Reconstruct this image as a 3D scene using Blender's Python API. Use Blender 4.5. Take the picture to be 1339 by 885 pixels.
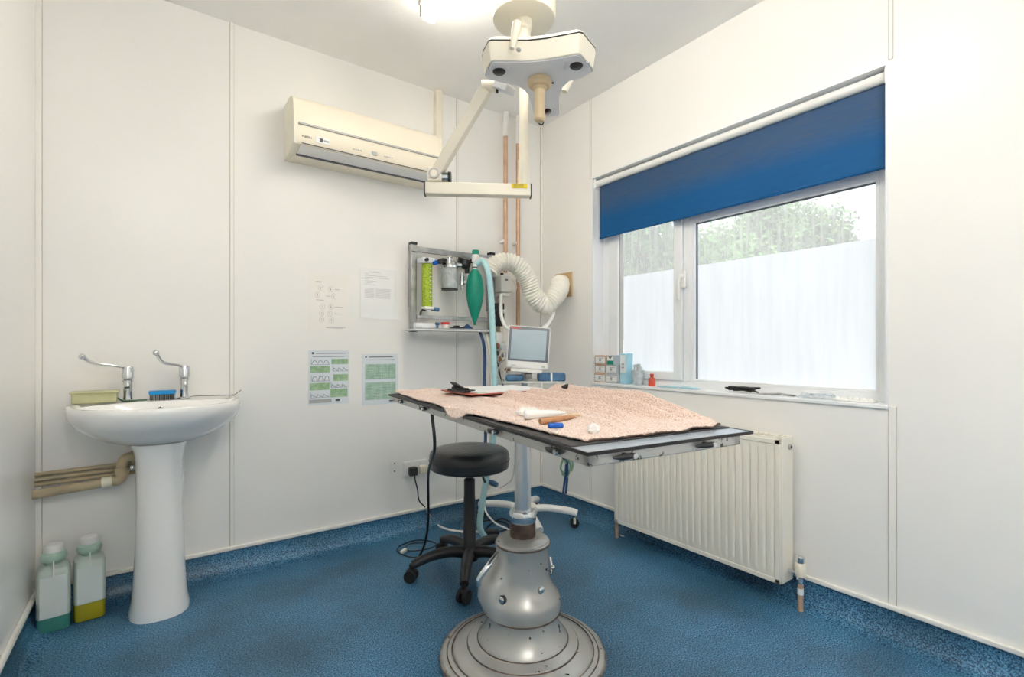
import bpy, bmesh, math, random
from mathutils import Vector, Matrix, noise

# ------------------------------------------------------------------ camera, world, light, exposure
SC = bpy.context.scene
for o in list(bpy.data.objects):
    bpy.data.objects.remove(o)
COL = SC.collection
FPX, CX, HY, CH = 646.0, 669.5, 455.0, 0.98          # focal length, centre column, horizon row, eye height
TH = math.atan(465.5/646.0)
AX = (math.sin(TH), math.cos(TH)); RX = (math.cos(TH), -math.sin(TH))
cam_d = bpy.data.cameras.new('camera'); cam = bpy.data.objects.new('camera', cam_d); COL.objects.link(cam)
cam.location = (0, 0, CH); cam.rotation_euler = (math.pi/2, 0, -TH)
cam_d.sensor_width = 36; cam_d.lens = FPX/1339*36; cam_d.shift_y = 12.5/1339; cam_d.clip_start = .02
SC.camera = cam
SC.view_settings.view_transform = 'Standard'; SC.view_settings.look = 'None'
SC.view_settings.gamma = 1; SC.view_settings.use_curve_mapping = False
EXPOSURE = 0.67
LAMP = 23.0; FILL_LAMP = 64.0; SKY = 1.42
SC.view_settings.exposure = EXPOSURE
SC.cycles.use_denoising = True
SC.cycles.max_bounces = 14; SC.cycles.diffuse_bounces = 8; SC.cycles.transparent_max_bounces = 16
SC.cycles.sample_clamp_indirect = 6; SC.cycles.caustics_refractive = False; SC.cycles.caustics_reflective = False
W = bpy.data.worlds.new('sky'); SC.world = W; W.use_nodes = True
bg = W.node_tree.nodes['Background']; bg.inputs[0].default_value = (.985, .985, 1, 1); bg.inputs[1].default_value = SKY

def area(name, loc, rot, sx, sy, power, col):
    l = bpy.data.lights.new(name, 'AREA'); l.shape = 'RECTANGLE'; l.size = sx; l.size_y = sy; l.energy = power; l.color = col
    o = bpy.data.objects.new(name, l); COL.objects.link(o); o.location = loc; o.rotation_euler = rot
    return o
portal = area('window_portal', (2.19, 1.315, 1.36), (0, math.radians(90), 0), 1.14, 1.36, 1, (1, 1, 1)); portal.data.cycles.is_portal = True

# ------------------------------------------------------------------ pixel of the photo -> point in the room
def ray(x, y):
    u = (x-CX)/FPX; v = -(y-HY)/FPX
    return Vector((AX[0]+RX[0]*u, AX[1]+RX[1]*u, v))
EYE = Vector((0, 0, CH))
def fl(x, y, z=0.0): d = ray(x, y); return EYE+d*((z-CH)/d.z)
def bk(x, y, Y=2.468): d = ray(x, y); return EYE+d*(Y/d.y)
def rt(x, y, X=2.014): d = ray(x, y); return EYE+d*(X/d.x)
def dp(x, y, s): return EYE+ray(x, y)*s
def cl(l, s, z=0.0): return Vector((AX[0]*s+RX[0]*l, AX[1]*s+RX[1]*l, z))   # sideways, distance -> room

# ------------------------------------------------------------------ materials
def mat(name, col, rough=.5, metal=0, var=0.0, vs=6, bump=0.0, bs=80, trans=0, spec=.5, coat=0, col2=None, emit=0, ior=1.45, sss=0):
    m = bpy.data.materials.new(name); m.use_nodes = True; nt = m.node_tree; b = nt.nodes['Principled BSDF']
    c = (*col, 1); b.inputs['Base Color'].default_value = c
    b.inputs['Roughness'].default_value = rough; b.inputs['Metallic'].default_value = metal
    b.inputs['Transmission Weight'].default_value = trans; b.inputs['Specular IOR Level'].default_value = spec
    b.inputs['Coat Weight'].default_value = coat; b.inputs['IOR'].default_value = ior
    tc = nt.nodes.new('ShaderNodeTexCoord')
    if var or col2:
        n = nt.nodes.new('ShaderNodeTexNoise'); n.inputs['Scale'].default_value = vs; n.inputs['Detail'].default_value = 5
        nt.links.new(tc.outputs['Object'], n.inputs['Vector'])
        r = nt.nodes.new('ShaderNodeValToRGB')
        a_ = col2 if col2 else tuple(max(0, x*(1-var)) for x in col)
        r.color_ramp.elements[0].color = (*a_, 1); r.color_ramp.elements[1].color = c
        r.color_ramp.elements[0].position = .35; r.color_ramp.elements[1].position = .62
        nt.links.new(n.outputs['Fac'], r.inputs['Fac']); nt.links.new(r.outputs['Color'], b.inputs['Base Color'])
    if bump:
        n2 = nt.nodes.new('ShaderNodeTexNoise'); n2.inputs['Scale'].default_value = bs; n2.inputs['Detail'].default_value = 3
        nt.links.new(tc.outputs['Object'], n2.inputs['Vector'])
        bp = nt.nodes.new('ShaderNodeBump'); bp.inputs['Strength'].default_value = bump; bp.inputs['Distance'].default_value = .01
        nt.links.new(n2.outputs['Fac'], bp.inputs['Height']); nt.links.new(bp.outputs['Normal'], b.inputs['Normal'])
    if emit:
        b.inputs['Emission Color'].default_value = c; b.inputs['Emission Strength'].default_value = emit
    return m

M = {}
M['wall'] = mat('wall panel', (.87, .862, .84), .28, var=.03, vs=1.5, bump=.03, bs=9, spec=.5)
M['ceiling'] = mat('ceiling', (.92, .915, .90), .8, var=.03, vs=3, bump=.08, bs=60)
M['strip'] = mat('joint strip', (.87, .855, .82), .35, var=.02)
M['trim'] = mat('trim', (.87, .85, .80), .4, var=.12, vs=14)
M['upvc'] = mat('white window plastic', (.82, .84, .86), .3, var=.03)
M['white'] = mat('white plastic', (.82, .82, .80), .35, var=.03)
M['paper'] = mat('paper', (.80, .82, .82), .6, var=.02)
M['cream'] = mat('cream plastic', (.83, .77, .64), .4, var=.03)
M['cream_l'] = mat('cream light', (.82, .78, .66), .45, var=.03)
M['lampcream'] = mat('cream painted metal', (.80, .755, .64), .35, var=.03)
M['lampgrey'] = mat('pale grey painted metal', (.74, .76, .79), .35, var=.03)
M['greyp'] = mat('grey plastic', (.45, .45, .43), .5, var=.1)
M['ceramic'] = mat('white glazed ceramic', (.88, .88, .87), .12, var=.01, coat=.5)
M['chrome'] = mat('chrome', (.72, .74, .76), .12, 1, var=.15, vs=20)
M['satin'] = mat('satin chrome', (.66, .67, .68), .27, .85, var=.1, vs=20)
M['steel'] = mat('brushed steel', (.50, .50, .49), .35, 1, var=.25, vs=25)
M['wornsteel'] = mat('worn steel', (.58, .57, .55), .36, .75, vs=60, col2=(.10, .09, .08))
_r = [n for n in M['wornsteel'].node_tree.nodes if n.type == 'VALTORGB'][0]; _r.color_ramp.elements[0].position = .33; _r.color_ramp.elements[1].position = .38
M['black'] = mat('black plastic', (.018, .018, .020), .4, var=.3, vs=12)
M['vinyl'] = mat('black vinyl', (.022, .024, .028), .28, var=.2, vs=10, bump=.25, bs=55)
M['rubber'] = mat('black rubber', (.015, .015, .016), .6, var=.2)
M['copper'] = mat('copper pipe', (.62, .40, .27), .4, .3, var=.25, vs=12)
M['rust'] = mat('rusty collar', (.16, .11, .085), .55, .5, col2=(.05, .035, .03), vs=25)
M['oldplastic'] = mat('yellowed plastic', (.52, .43, .28), .5, var=.25, vs=9)
M['plywood'] = mat('plywood', (.58, .40, .20), .5, var=.2, vs=15)
M['green'] = mat('green rubber', (.0, .27, .18), .4, var=.12, vs=14)
M['lime'] = mat('lime granules', (.42, .55, .04), .5, col2=(.22, .32, .01), vs=120)
M['aqua'] = mat('pale blue hose', (.42, .68, .72), .35, var=.08, vs=30)
M['aquapack'] = mat('pale blue film', (.38, .66, .78), .45, var=.1, vs=20)
M['navy'] = mat('dark blue hose', (.02, .06, .16), .4, var=.1)
M['bluebrush'] = mat('bright blue plastic', (.0, .22, .55), .35, var=.05)
M['bluecap'] = mat('blue cap', (.0, .08, .42), .35, var=.05)
M['slate'] = mat('slate blue plastic', (.05, .14, .27), .5, var=.3, vs=30)
M['red'] = mat('red plastic', (.55, .04, .03), .35, var=.1)
M['redbottle'] = mat('red brown glass', (.50, .05, .02), .15, var=.1, coat=.5)
M['board'] = mat('red brown hardboard', (.33, .075, .04), .45, var=.25, vs=20)
M['brownwrap'] = mat('brown wrap', (.42, .22, .11), .5, var=.4, vs=60)
M['gauze'] = mat('white gauze', (.86, .85, .82), .9, bump=.5, bs=160, var=.03)
M['duct'] = mat('cream duct', (.84, .82, .75), .5, var=.06, vs=30)
M['radiator'] = mat('radiator enamel', (.82, .79, .70), .3, var=.02)
M['kraft'] = mat('kraft box', (.55, .38, .27), .6, var=.1, vs=30)
M['greybox'] = mat('grey box', (.50, .53, .56), .6, var=.1, vs=30)
M['ink'] = mat('printed ink', (.10, .10, .11), .6, var=.1)
M['inkgrey'] = mat('grey print', (.42, .43, .44), .6, var=.1)
M['postgreen'] = mat('green print', (.25, .42, .24), .6, col2=(.42, .58, .38), vs=40)
M['postteal'] = mat('teal print', (.27, .43, .34), .6, col2=(.42, .60, .46), vs=30)
M['postpaper'] = mat('blue white paper', (.72, .77, .82), .55, var=.03)
M['oldpaper'] = mat('cream paper', (.88, .86, .82), .6, var=.02)
M['yellow'] = mat('yellow label', (.75, .55, .0), .5, var=.05)
M['screen'] = mat('grey blue screen', (.34, .44, .50), .12, var=.12, vs=4, coat=.4)
M['bezel'] = mat('dark bezel', (.07, .09, .12), .2, var=.1, coat=.3)
M['beige'] = mat('beige ribbed plastic', (.66, .53, .34), .45, var=.1)
M['brass'] = mat('brown plug', (.30, .12, .05), .4, .3, var=.2)
M['dirtpl'] = mat('yellowed clear plastic', (.62, .62, .36), .3, var=.12, vs=14, trans=.15)
M['hdpe'] = mat('milky plastic', (.62, .72, .66), .35, var=.05, trans=.25)
M['bulb'] = mat('milky green neck', (.50, .70, .58), .3, var=.1, trans=.2)
M['label'] = mat('pale label', (.66, .72, .70), .5, var=.04)
M['tealliq'] = mat('teal liquid', (.05, .22, .19), .25, var=.1)
M['yelliq'] = mat('yellow liquid', (.36, .32, .015), .25, var=.1)
M['dkgreen'] = mat('dark green chain', (.03, .12, .06), .5, var=.2)
M['clear'] = mat('clear plastic', (.85, .90, .92), .12, trans=.85, var=.02, ior=1.3)
M['leaf'] = mat('leaf green', (.26, .46, .17), .6, col2=(.10, .22, .08), vs=3)
M['bark'] = mat('bark', (.16, .12, .08), .8, var=.3, vs=12)
M['ground'] = mat('outside gravel', (.42, .42, .38), .9, var=.2, vs=8)
M['plate'] = mat('pale table plate', (.45, .52, .60), .3, .35, var=.12, vs=8)
M['mat'] = mat('dark table mat', (.045, .043, .045), .6, var=.3, vs=30)
M['sleeve'] = mat('glossy sleeve film', (.86, .87, .87), .12, var=.02, coat=.5)
M['lampred'] = mat('dark lamp glass', (.05, .01, .015), .15, var=.2, coat=.5)
M['diff'] = mat('lit diffuser', (1, .93, .82), .5, emit=LAMP)
M['diff_fill'] = mat('lit diffuser of added fill lamp', (1, .96, .91), .5, emit=FILL_LAMP)

def grey_body():
    m = mat('worn grey hammered paint', (.46, .46, .45), .26, .4); nt = m.node_tree; b = nt.nodes['Principled BSDF']
    tc = nt.nodes.new('ShaderNodeTexCoord')
    n = nt.nodes.new('ShaderNodeTexNoise'); n.inputs['Scale'].default_value = 34; n.inputs['Detail'].default_value = 4
    nt.links.new(tc.outputs['Object'], n.inputs['Vector'])
    r = nt.nodes.new('ShaderNodeValToRGB'); r.color_ramp.elements[0].position = .29; r.color_ramp.elements[1].position = .315
    r.color_ramp.elements[0].color = (.05, .04, .035, 1); r.color_ramp.elements[1].color = (1, 1, 1, 1)
    n2 = nt.nodes.new('ShaderNodeTexNoise'); n2.inputs['Scale'].default_value = 7
    nt.links.new(tc.outputs['Object'], n2.inputs['Vector'])
    r2 = nt.nodes.new('ShaderNodeValToRGB'); r2.color_ramp.elements[0].color = (.36, .355, .34, 1); r2.color_ramp.elements[1].color = (.54, .54, .53, 1)
    nt.links.new(n2.outputs['Fac'], r2.inputs['Fac'])
    mx = nt.nodes.new('ShaderNodeMix'); mx.data_type = 'RGBA'; mx.blend_type = 'MULTIPLY'; mx.inputs[0].default_value = 1
    nt.links.new(n.outputs['Fac'], r.inputs['Fac']); nt.links.new(r2.outputs['Color'], mx.inputs[6]); nt.links.new(r.outputs['Color'], mx.inputs[7])
    nt.links.new(mx.outputs[2], b.inputs['Base Color'])
    return m
M['cast'] = grey_body()
M['castrim'] = mat('brown worn rim', (.13, .10, .085), .4, .4, col2=(.32, .31, .29), vs=22)

def floor_mat():
    m = mat('blue speckled vinyl', (.03, .13, .23), .40, spec=.5); nt = m.node_tree; b = nt.nodes['Principled BSDF']
    tc = nt.nodes.new('ShaderNodeTexCoord')
    def N(s, d=2):
        n = nt.nodes.new('ShaderNodeTexNoise'); n.inputs['Scale'].default_value = s; n.inputs['Detail'].default_value = d
        nt.links.new(tc.outputs['Object'], n.inputs['Vector']); return n
    n = N(215, 1.5); r = nt.nodes.new('ShaderNodeValToRGB'); e = r.color_ramp.elements
    e[0].position = .38; e[0].color = (.005, .050, .12, 1); e[1].position = .66; e[1].color = (.11, .30, .49, 1)
    nt.links.new(n.outputs['Fac'], r.inputs['Fac'])
    n2 = N(2.2, 6); r2 = nt.nodes.new('ShaderNodeValToRGB'); e = r2.color_ramp.elements
    e[0].position = .36; e[0].color = (.58, .55, .54, 1); e[1].position = .58; e[1].color = (1, 1, 1, 1)
    nt.links.new(n2.outputs['Fac'], r2.inputs['Fac'])
    mx = nt.nodes.new('ShaderNodeMix'); mx.data_type = 'RGBA'; mx.blend_type = 'MULTIPLY'; mx.inputs[0].default_value = 1
    nt.links.new(r.outputs['Color'], mx.inputs[6]); nt.links.new(r2.outputs['Color'], mx.inputs[7]); nt.links.new(mx.outputs[2], b.inputs['Base Color'])
    bp = nt.nodes.new('ShaderNodeBump'); bp.inputs['Strength'].default_value = .12; bp.inputs['Distance'].default_value = .004
    nt.links.new(n.outputs['Fac'], bp.inputs['Height']); nt.links.new(bp.outputs['Normal'], b.inputs['Normal'])
    return m
M['floor'] = floor_mat()

def towel_mat():
    m = mat('peach terry', (.80, .52, .40), .95, spec=.1); nt = m.node_tree; b = nt.nodes['Principled BSDF']
    tc = nt.nodes.new('ShaderNodeTexCoord')
    n = nt.nodes.new('ShaderNodeTexNoise'); n.inputs['Scale'].default_value = 300; n.inputs['Detail'].default_value = 2
    nt.links.new(tc.outputs['Object'], n.inputs['Vector'])
    r = nt.nodes.new('ShaderNodeValToRGB'); e = r.color_ramp.elements
    e[0].position = .36; e[0].color = (.72, .47, .37, 1); e[1].position = .54; e[1].color = (.94, .79, .71, 1)
    nt.links.new(n.outputs['Fac'], r.inputs['Fac']); nt.links.new(r.outputs['Color'], b.inputs['Base Color'])
    bp = nt.nodes.new('ShaderNodeBump'); bp.inputs['Strength'].default_value = .8; bp.inputs['Distance'].default_value = .008
    nt.links.new(n.outputs['Fac'], bp.inputs['Height']); nt.links.new(bp.outputs['Normal'], b.inputs['Normal'])
    b.inputs['Sheen Weight'].default_value = .3
    return m
M['towel'] = towel_mat()

def mixmat(name, build):
    m = bpy.data.materials.new(name); m.use_nodes = True; nt = m.node_tree; nt.nodes.clear()
    out = nt.nodes.new('ShaderNodeOutputMaterial'); nt.links.new(build(nt), out.inputs['Surface']); return m
def glass_build(nt):
    t = nt.nodes.new('ShaderNodeBsdfTransparent'); t.inputs[0].default_value = (.96, .97, .975, 1)
    tr = nt.nodes.new('ShaderNodeBsdfTranslucent'); tr.inputs[0].default_value = (.97, .97, .98, 1)
    g = nt.nodes.new('ShaderNodeBsdfGlossy'); g.inputs['Roughness'].default_value = .05
    tc = nt.nodes.new('ShaderNodeTexCoord'); mp = nt.nodes.new('ShaderNodeMapping'); mp.inputs['Scale'].default_value = (1, 22, 1.5)
    n = nt.nodes.new('ShaderNodeTexNoise'); n.inputs['Scale'].default_value = 3; n.inputs['Detail'].default_value = 4
    nt.links.new(tc.outputs['Object'], mp.inputs['Vector']); nt.links.new(mp.outputs[0], n.inputs['Vector'])
    mr = nt.nodes.new('ShaderNodeMapRange'); mr.inputs['To Min'].default_value = .14; mr.inputs['To Max'].default_value = .36  # pale overexposure haze mixed into the pane, washes out the trees
    nt.links.new(n.outputs['Fac'], mr.inputs['Value'])
    a = nt.nodes.new('ShaderNodeMixShader'); nt.links.new(mr.outputs[0], a.inputs[0]); nt.links.new(t.outputs[0], a.inputs[1]); nt.links.new(tr.outputs[0], a.inputs[2])
    c = nt.nodes.new('ShaderNodeMixShader'); c.inputs[0].default_value = .04; nt.links.new(a.outputs[0], c.inputs[1]); nt.links.new(g.outputs[0], c.inputs[2])
    return c.outputs[0]
M['glass'] = mixmat('glass with painted haze', glass_build)
def frost_build(nt):
    tr = nt.nodes.new('ShaderNodeBsdfTranslucent'); d = nt.nodes.new('ShaderNodeBsdfDiffuse'); t = nt.nodes.new('ShaderNodeBsdfTransparent')
    tc = nt.nodes.new('ShaderNodeTexCoord'); mp = nt.nodes.new('ShaderNodeMapping'); mp.inputs['Scale'].default_value = (1, 14, 1.2)
    n = nt.nodes.new('ShaderNodeTexNoise'); n.inputs['Scale'].default_value = 2.5; n.inputs['Detail'].default_value = 6
    nt.links.new(tc.outputs['Object'], mp.inputs['Vector']); nt.links.new(mp.outputs[0], n.inputs['Vector'])
    r = nt.nodes.new('ShaderNodeValToRGB'); r.color_ramp.elements[0].color = (.90, .915, .93, 1); r.color_ramp.elements[1].color = (.96, .97, .98, 1)
    r.color_ramp.elements[0].position = .35; r.color_ramp.elements[1].position = .65
    nt.links.new(n.outputs['Fac'], r.inputs['Fac']); nt.links.new(r.outputs[0], tr.inputs[0])
    d.inputs[0].default_value = (.8, .86, .9, 1); t.inputs[0].default_value = (.94, .95, .97, 1)
    a = nt.nodes.new('ShaderNodeMixShader'); a.inputs[0].default_value = .25; nt.links.new(tr.outputs[0], a.inputs[1]); nt.links.new(d.outputs[0], a.inputs[2])
    c = nt.nodes.new('ShaderNodeMixShader'); c.inputs[0].default_value = .06; nt.links.new(a.outputs[0], c.inputs[1]); nt.links.new(t.outputs[0], c.inputs[2])
    return c.outputs[0]
M['frost'] = mixmat('frosted film', frost_build)
def clear_build(nt):
    t = nt.nodes.new('ShaderNodeBsdfTransparent'); t.inputs[0].default_value = (.93, .95, .96, 1)
    d = nt.nodes.new('ShaderNodeBsdfPrincipled'); d.inputs['Base Color'].default_value = (.8, .83, .85, 1); d.inputs['Roughness'].default_value = .12
    tc = nt.nodes.new('ShaderNodeTexCoord'); n = nt.nodes.new('ShaderNodeTexNoise'); n.inputs['Scale'].default_value = 40; nt.links.new(tc.outputs['Object'], n.inputs['Vector'])
    mr = nt.nodes.new('ShaderNodeMapRange'); mr.inputs['To Min'].default_value = .18; mr.inputs['To Max'].default_value = .5; nt.links.new(n.outputs['Fac'], mr.inputs['Value'])
    a = nt.nodes.new('ShaderNodeMixShader'); nt.links.new(mr.outputs[0], a.inputs[0]); nt.links.new(t.outputs[0], a.inputs[1]); nt.links.new(d.outputs[0], a.inputs[2])
    return a.outputs[0]
M['clear'] = mixmat('clear plastic film', clear_build)
def blind_build(nt):
    b = nt.nodes.new('ShaderNodeBsdfPrincipled'); b.inputs['Roughness'].default_value = .6; b.inputs['Specular IOR Level'].default_value = .3
    tc = nt.nodes.new('ShaderNodeTexCoord'); mp = nt.nodes.new('ShaderNodeMapping'); mp.inputs['Scale'].default_value = (1, 3, 30)
    n = nt.nodes.new('ShaderNodeTexNoise'); n.inputs['Scale'].default_value = 3; n.inputs['Detail'].default_value = 6
    nt.links.new(tc.outputs['Object'], mp.inputs['Vector']); nt.links.new(mp.outputs[0], n.inputs['Vector'])
    r = nt.nodes.new('ShaderNodeValToRGB'); r.color_ramp.elements[0].color = (.002, .085, .26, 1); r.color_ramp.elements[1].color = (.004, .115, .33, 1)
    nt.links.new(n.outputs['Fac'], r.inputs['Fac'])
    sp = nt.nodes.new('ShaderNodeSeparateXYZ'); nt.links.new(tc.outputs['Object'], sp.inputs[0])      # brownish reflection painted into the upper cloth colour
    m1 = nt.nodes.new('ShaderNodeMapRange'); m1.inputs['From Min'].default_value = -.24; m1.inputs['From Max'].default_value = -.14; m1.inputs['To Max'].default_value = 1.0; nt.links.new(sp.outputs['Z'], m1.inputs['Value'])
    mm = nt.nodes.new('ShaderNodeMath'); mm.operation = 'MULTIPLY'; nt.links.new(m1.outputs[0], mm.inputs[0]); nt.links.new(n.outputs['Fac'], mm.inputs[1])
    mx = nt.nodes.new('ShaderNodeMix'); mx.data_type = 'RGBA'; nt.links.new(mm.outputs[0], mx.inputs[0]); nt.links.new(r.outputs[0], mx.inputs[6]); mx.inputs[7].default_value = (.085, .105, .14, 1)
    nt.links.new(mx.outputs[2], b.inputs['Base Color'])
    t = nt.nodes.new('ShaderNodeBsdfTranslucent'); nt.links.new(r.outputs[0], t.inputs[0])
    a = nt.nodes.new('ShaderNodeMixShader'); a.inputs[0].default_value = .25; nt.links.new(b.outputs[0], a.inputs[1]); nt.links.new(t.outputs[0], a.inputs[2])
    return a.outputs[0]
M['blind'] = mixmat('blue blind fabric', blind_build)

# ------------------------------------------------------------------ mesh builder
def smooth_path(pts, k=6, closed=False):
    P = [Vector(p) for p in pts]; n = len(P); out = []
    if n < 3: return P
    rng = n if closed else n-1
    for i in range(rng):
        p0 = P[(i-1) % n] if (closed or i > 0) else P[0]*2-P[1]
        p1 = P[i]; p2 = P[(i+1) % n]
        p3 = P[(i+2) % n] if (closed or i+2 < n) else P[-1]*2-P[-2]
        for j in range(k):
            t = j/k
            out.append(.5*((2*p1)+(p2-p0)*t+(2*p0-5*p1+4*p2-p3)*t*t+(3*p1-p0-3*p2+p3)*t**3))
    if not closed: out.append(P[-1])
    return out

class MB:
    def __init__(s): s.v = []; s.f = []
    def add(s, vs, fs):
        b = len(s.v); s.v += [Vector(v) for v in vs]; s.f += [tuple(b+i for i in f) for f in fs]; return s
    def box(s, a, b, rz=0.0, c=None):
        x0, y0, z0 = a; x1, y1, z1 = b
        vs = [Vector(p) for p in [(x0, y0, z0), (x1, y0, z0), (x1, y1, z0), (x0, y1, z0), (x0, y0, z1), (x1, y0, z1), (x1, y1, z1), (x0, y1, z1)]]
        if rz:
            cc = Vector(c) if c else Vector(((x0+x1)/2, (y0+y1)/2, 0)); R = Matrix.Rotation(rz, 3, 'Z'); vs = [cc+R@(v-cc) for v in vs]
        return s.add(vs, [(0, 3, 2, 1), (4, 5, 6, 7), (0, 1, 5, 4), (1, 2, 6, 5), (2, 3, 7, 6), (3, 0, 4, 7)])
    def bar(s, p, q, w, h, up=(0, 0, 1)):                      # rectangular bar between two points
        p = Vector(p); q = Vector(q); d = (q-p).normalized(); sd = d.cross(Vector(up))
        if sd.length < 1e-4: sd = d.cross(Vector((1, 0, 0)))
        sd.normalize(); u = sd.cross(d); vs = []
        for c in (p, q):
            for a_, b_ in ((-1, -1), (1, -1), (1, 1), (-1, 1)): vs.append(c+sd*a_*w/2+u*b_*h/2)
        return s.add(vs, [(0, 3, 2, 1)[::-1], (4, 5, 6, 7)[::-1], (0, 1, 5, 4)[::-1], (1, 2, 6, 5)[::-1], (2, 3, 7, 6)[::-1], (3, 0, 4, 7)[::-1]])
    def sweep(s, path, rad, n=10, caps=True):
        P = [Vector(p) for p in path]; m = len(P)
        R = rad if isinstance(rad, (list, tuple)) else [rad]*m
        t = (P[1]-P[0]).normalized(); ref = Vector((0, 0, 1)) if abs(t.z) < .9 else Vector((1, 0, 0))
        nrm = t.cross(ref).normalized(); b = len(s.v)
        for i in range(m):
            t2 = (P[min(i+1, m-1)]-P[max(i-1, 0)])
            t2 = t2.normalized() if t2.length > 1e-9 else t
            nrm = (nrm-t2*nrm.dot(t2)); nrm = nrm.normalized() if nrm.length > 1e-6 else t2.orthogonal().normalized()
            bi = t2.cross(nrm)
            for k in range(n):
                a = 2*math.pi*k/n; s.v.append(P[i]+(nrm*math.cos(a)+bi*math.sin(a))*R[i])
        for i in range(m-1):
            for k in range(n):
                a = b+i*n+k; c = b+i*n+(k+1) % n; s.f.append((a, c, c+n, a+n))
        if caps:
            s.f.append(tuple(b+k for k in range(n))[::-1]); s.f.append(tuple(b+(m-1)*n+k for k in range(n)))
        return s
    def frame(s, xa, xb, o, i):                                 # a picture-frame ring in the window plane: o, i = (y0, y1, z0, z1)
        vs = []
        for x in (xa, xb):
            for r in (o, i): vs += [(x, r[0], r[2]), (x, r[1], r[2]), (x, r[1], r[3]), (x, r[0], r[3])]
        fs = []
        for k in range(4):
            j = (k+1) % 4
            fs += [(k, j, 4+j, 4+k), (8+k, 12+k, 12+j, 8+j), (k, 8+k, 8+j, j), (4+k, 4+j, 12+j, 12+k)]
        return s.add(vs, fs)
    def cyl(s, p, q, r, r2=None, n=24):
        return s.sweep([p, q], [r, r if r2 is None else r2], n)
    def tube(s, pts, r, n=8, k=6): return s.sweep(smooth_path(pts, k), r, n)
    def ringtube(s, pts, r, n=6, k=6):
        P = smooth_path(pts, k, True); b = len(s.v); s.sweep(P, r, n, caps=False); m = len(P)
        for k2 in range(n):
            a = b+(m-1)*n+k2; c = b+(m-1)*n+(k2+1) % n; s.f.append((a, c, b+(k2+1) % n, b+k2))
        return s
    def lathe(s, c, prof, n=40, axis=(0, 0, 1), mod=None):
        ax = Vector(axis).normalized(); c = Vector(c)
        u = Vector((1, 0, 0)) if abs(ax.x) < .9 else Vector((0, 1, 0)); u = (u-ax*u.dot(ax)).normalized(); w = ax.cross(u); b = len(s.v)
        for r, z in prof:
            for k in range(n):
                a = 2*math.pi*k/n; rr = max(r, 1e-5)
                if mod: rr = mod(a, z, rr)
                s.v.append(c+ax*z+(u*math.cos(a)+w*math.sin(a))*rr)
        m = len(prof)
        for i in range(m-1):
            for k in range(n):
                a = b+i*n+k; d = b+i*n+(k+1) % n; s.f.append((a, d, d+n, a+n))
        s.f.append(tuple(b+k for k in range(n))[::-1]); s.f.append(tuple(b+(m-1)*n+k for k in range(n)))
        return s
    def prism(s, low, high):                                    # two matching outlines joined
        n = len(low); return s.add(list(low)+list(high), [tuple(range(n))[::-1], tuple(range(n, 2*n))]+[(i, (i+1) % n, n+(i+1) % n, n+i) for i in range(n)])
    def ball(s, c, r, n=16, sx=1, sy=1, sz=1):
        m = n//2; c = Vector(c); b = len(s.v)
        for i in range(m+1):
            ph = math.pi*i/m
            for k in range(n):
                a = 2*math.pi*k/n
                s.v.append(c+Vector((r*sx*max(math.sin(ph), 1e-4)*math.cos(a), r*sy*max(math.sin(ph), 1e-4)*math.sin(a), -r*sz*math.cos(ph))))
        for i in range(m):
            for k in range(n):
                a = b+i*n+k; d = b+i*n+(k+1) % n; s.f.append((a, d, d+n, a+n))
        return s
    def build(s, name, m, parent=None, bevel=0.0, smooth=True, seg=2, fix=True, solid=0, local=False):
        me = bpy.data.meshes.new(name)
        vs = s.v
        if parent is not None and not local:
            inv = world(parent).inverted(); vs = [inv @ v for v in vs]
        me.from_pydata([tuple(v) for v in vs], [], s.f)
        if fix:
            bm = bmesh.new(); bm.from_mesh(me); bmesh.ops.remove_doubles(bm, verts=bm.verts, dist=1e-6); bmesh.ops.recalc_face_normals(bm, faces=bm.faces)
            bm.to_mesh(me); bm.free()
        me.materials.append(m if not isinstance(m, str) else M[m])
        if smooth:
            for p in me.polygons: p.use_smooth = True
            if hasattr(me, 'set_sharp_from_angle'): me.set_sharp_from_angle(angle=math.radians(38))
        o = bpy.data.objects.new(name, me); COL.objects.link(o)
        if parent is not None: o.parent = parent
        if solid:
            md = o.modifiers.new('thick', 'SOLIDIFY'); md.thickness = solid; md.offset = 0
        if bevel:
            md = o.modifiers.new('bevel', 'BEVEL'); md.width = bevel; md.segments = seg; md.limit_method = 'ANGLE'; md.angle_limit = math.radians(40)
        return o

def world(o):
    m = Matrix.LocRotScale(o.location, o.rotation_euler, o.scale)
    return world(o.parent) @ m if o.parent else m
def tag(o, label, cat, group=None):
    o['label'] = label; o['category'] = cat
    if group: o['group'] = group
    return o
def thing(name, label, cat, loc=(0, 0, 0), rz=0.0, group=None):
    o = bpy.data.objects.new(name, None); COL.objects.link(o); o.location = loc; o.rotation_euler = (0, 0, rz); o.empty_display_size = .1
    return tag(o, label, cat, group)
def struct(o, k='structure'): o['kind'] = k; return o
def B(a, b, **k): return MB().box(a, b, **k)
def text(name, s, size, mtx, m, parent, ext=.0004):
    cu = bpy.data.curves.new(name, 'FONT'); cu.body = s; cu.size = size; cu.extrude = ext; cu.align_x = 'CENTER'; cu.align_y = 'CENTER'
    t = bpy.data.objects.new('tmp', cu); COL.objects.link(t); dg = bpy.context.evaluated_depsgraph_get(); me = bpy.data.meshes.new_from_object(t.evaluated_get(dg))
    bpy.data.objects.remove(t); inv = world(parent).inverted() if parent else Matrix()
    me.transform(inv @ mtx); me.materials.clear(); me.materials.append(M[m] if isinstance(m, str) else m)
    o = bpy.data.objects.new(name, me); COL.objects.link(o); o.parent = parent; return o
FACE_Y = Matrix.Rotation(math.pi/2, 4, 'X')                      # text on the back wall, read from -Y
FACE_X = Matrix.Rotation(-math.pi/2, 4, 'Z') @ Matrix.Rotation(math.pi/2, 4, 'X')   # text on the window wall, read from -X
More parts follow.
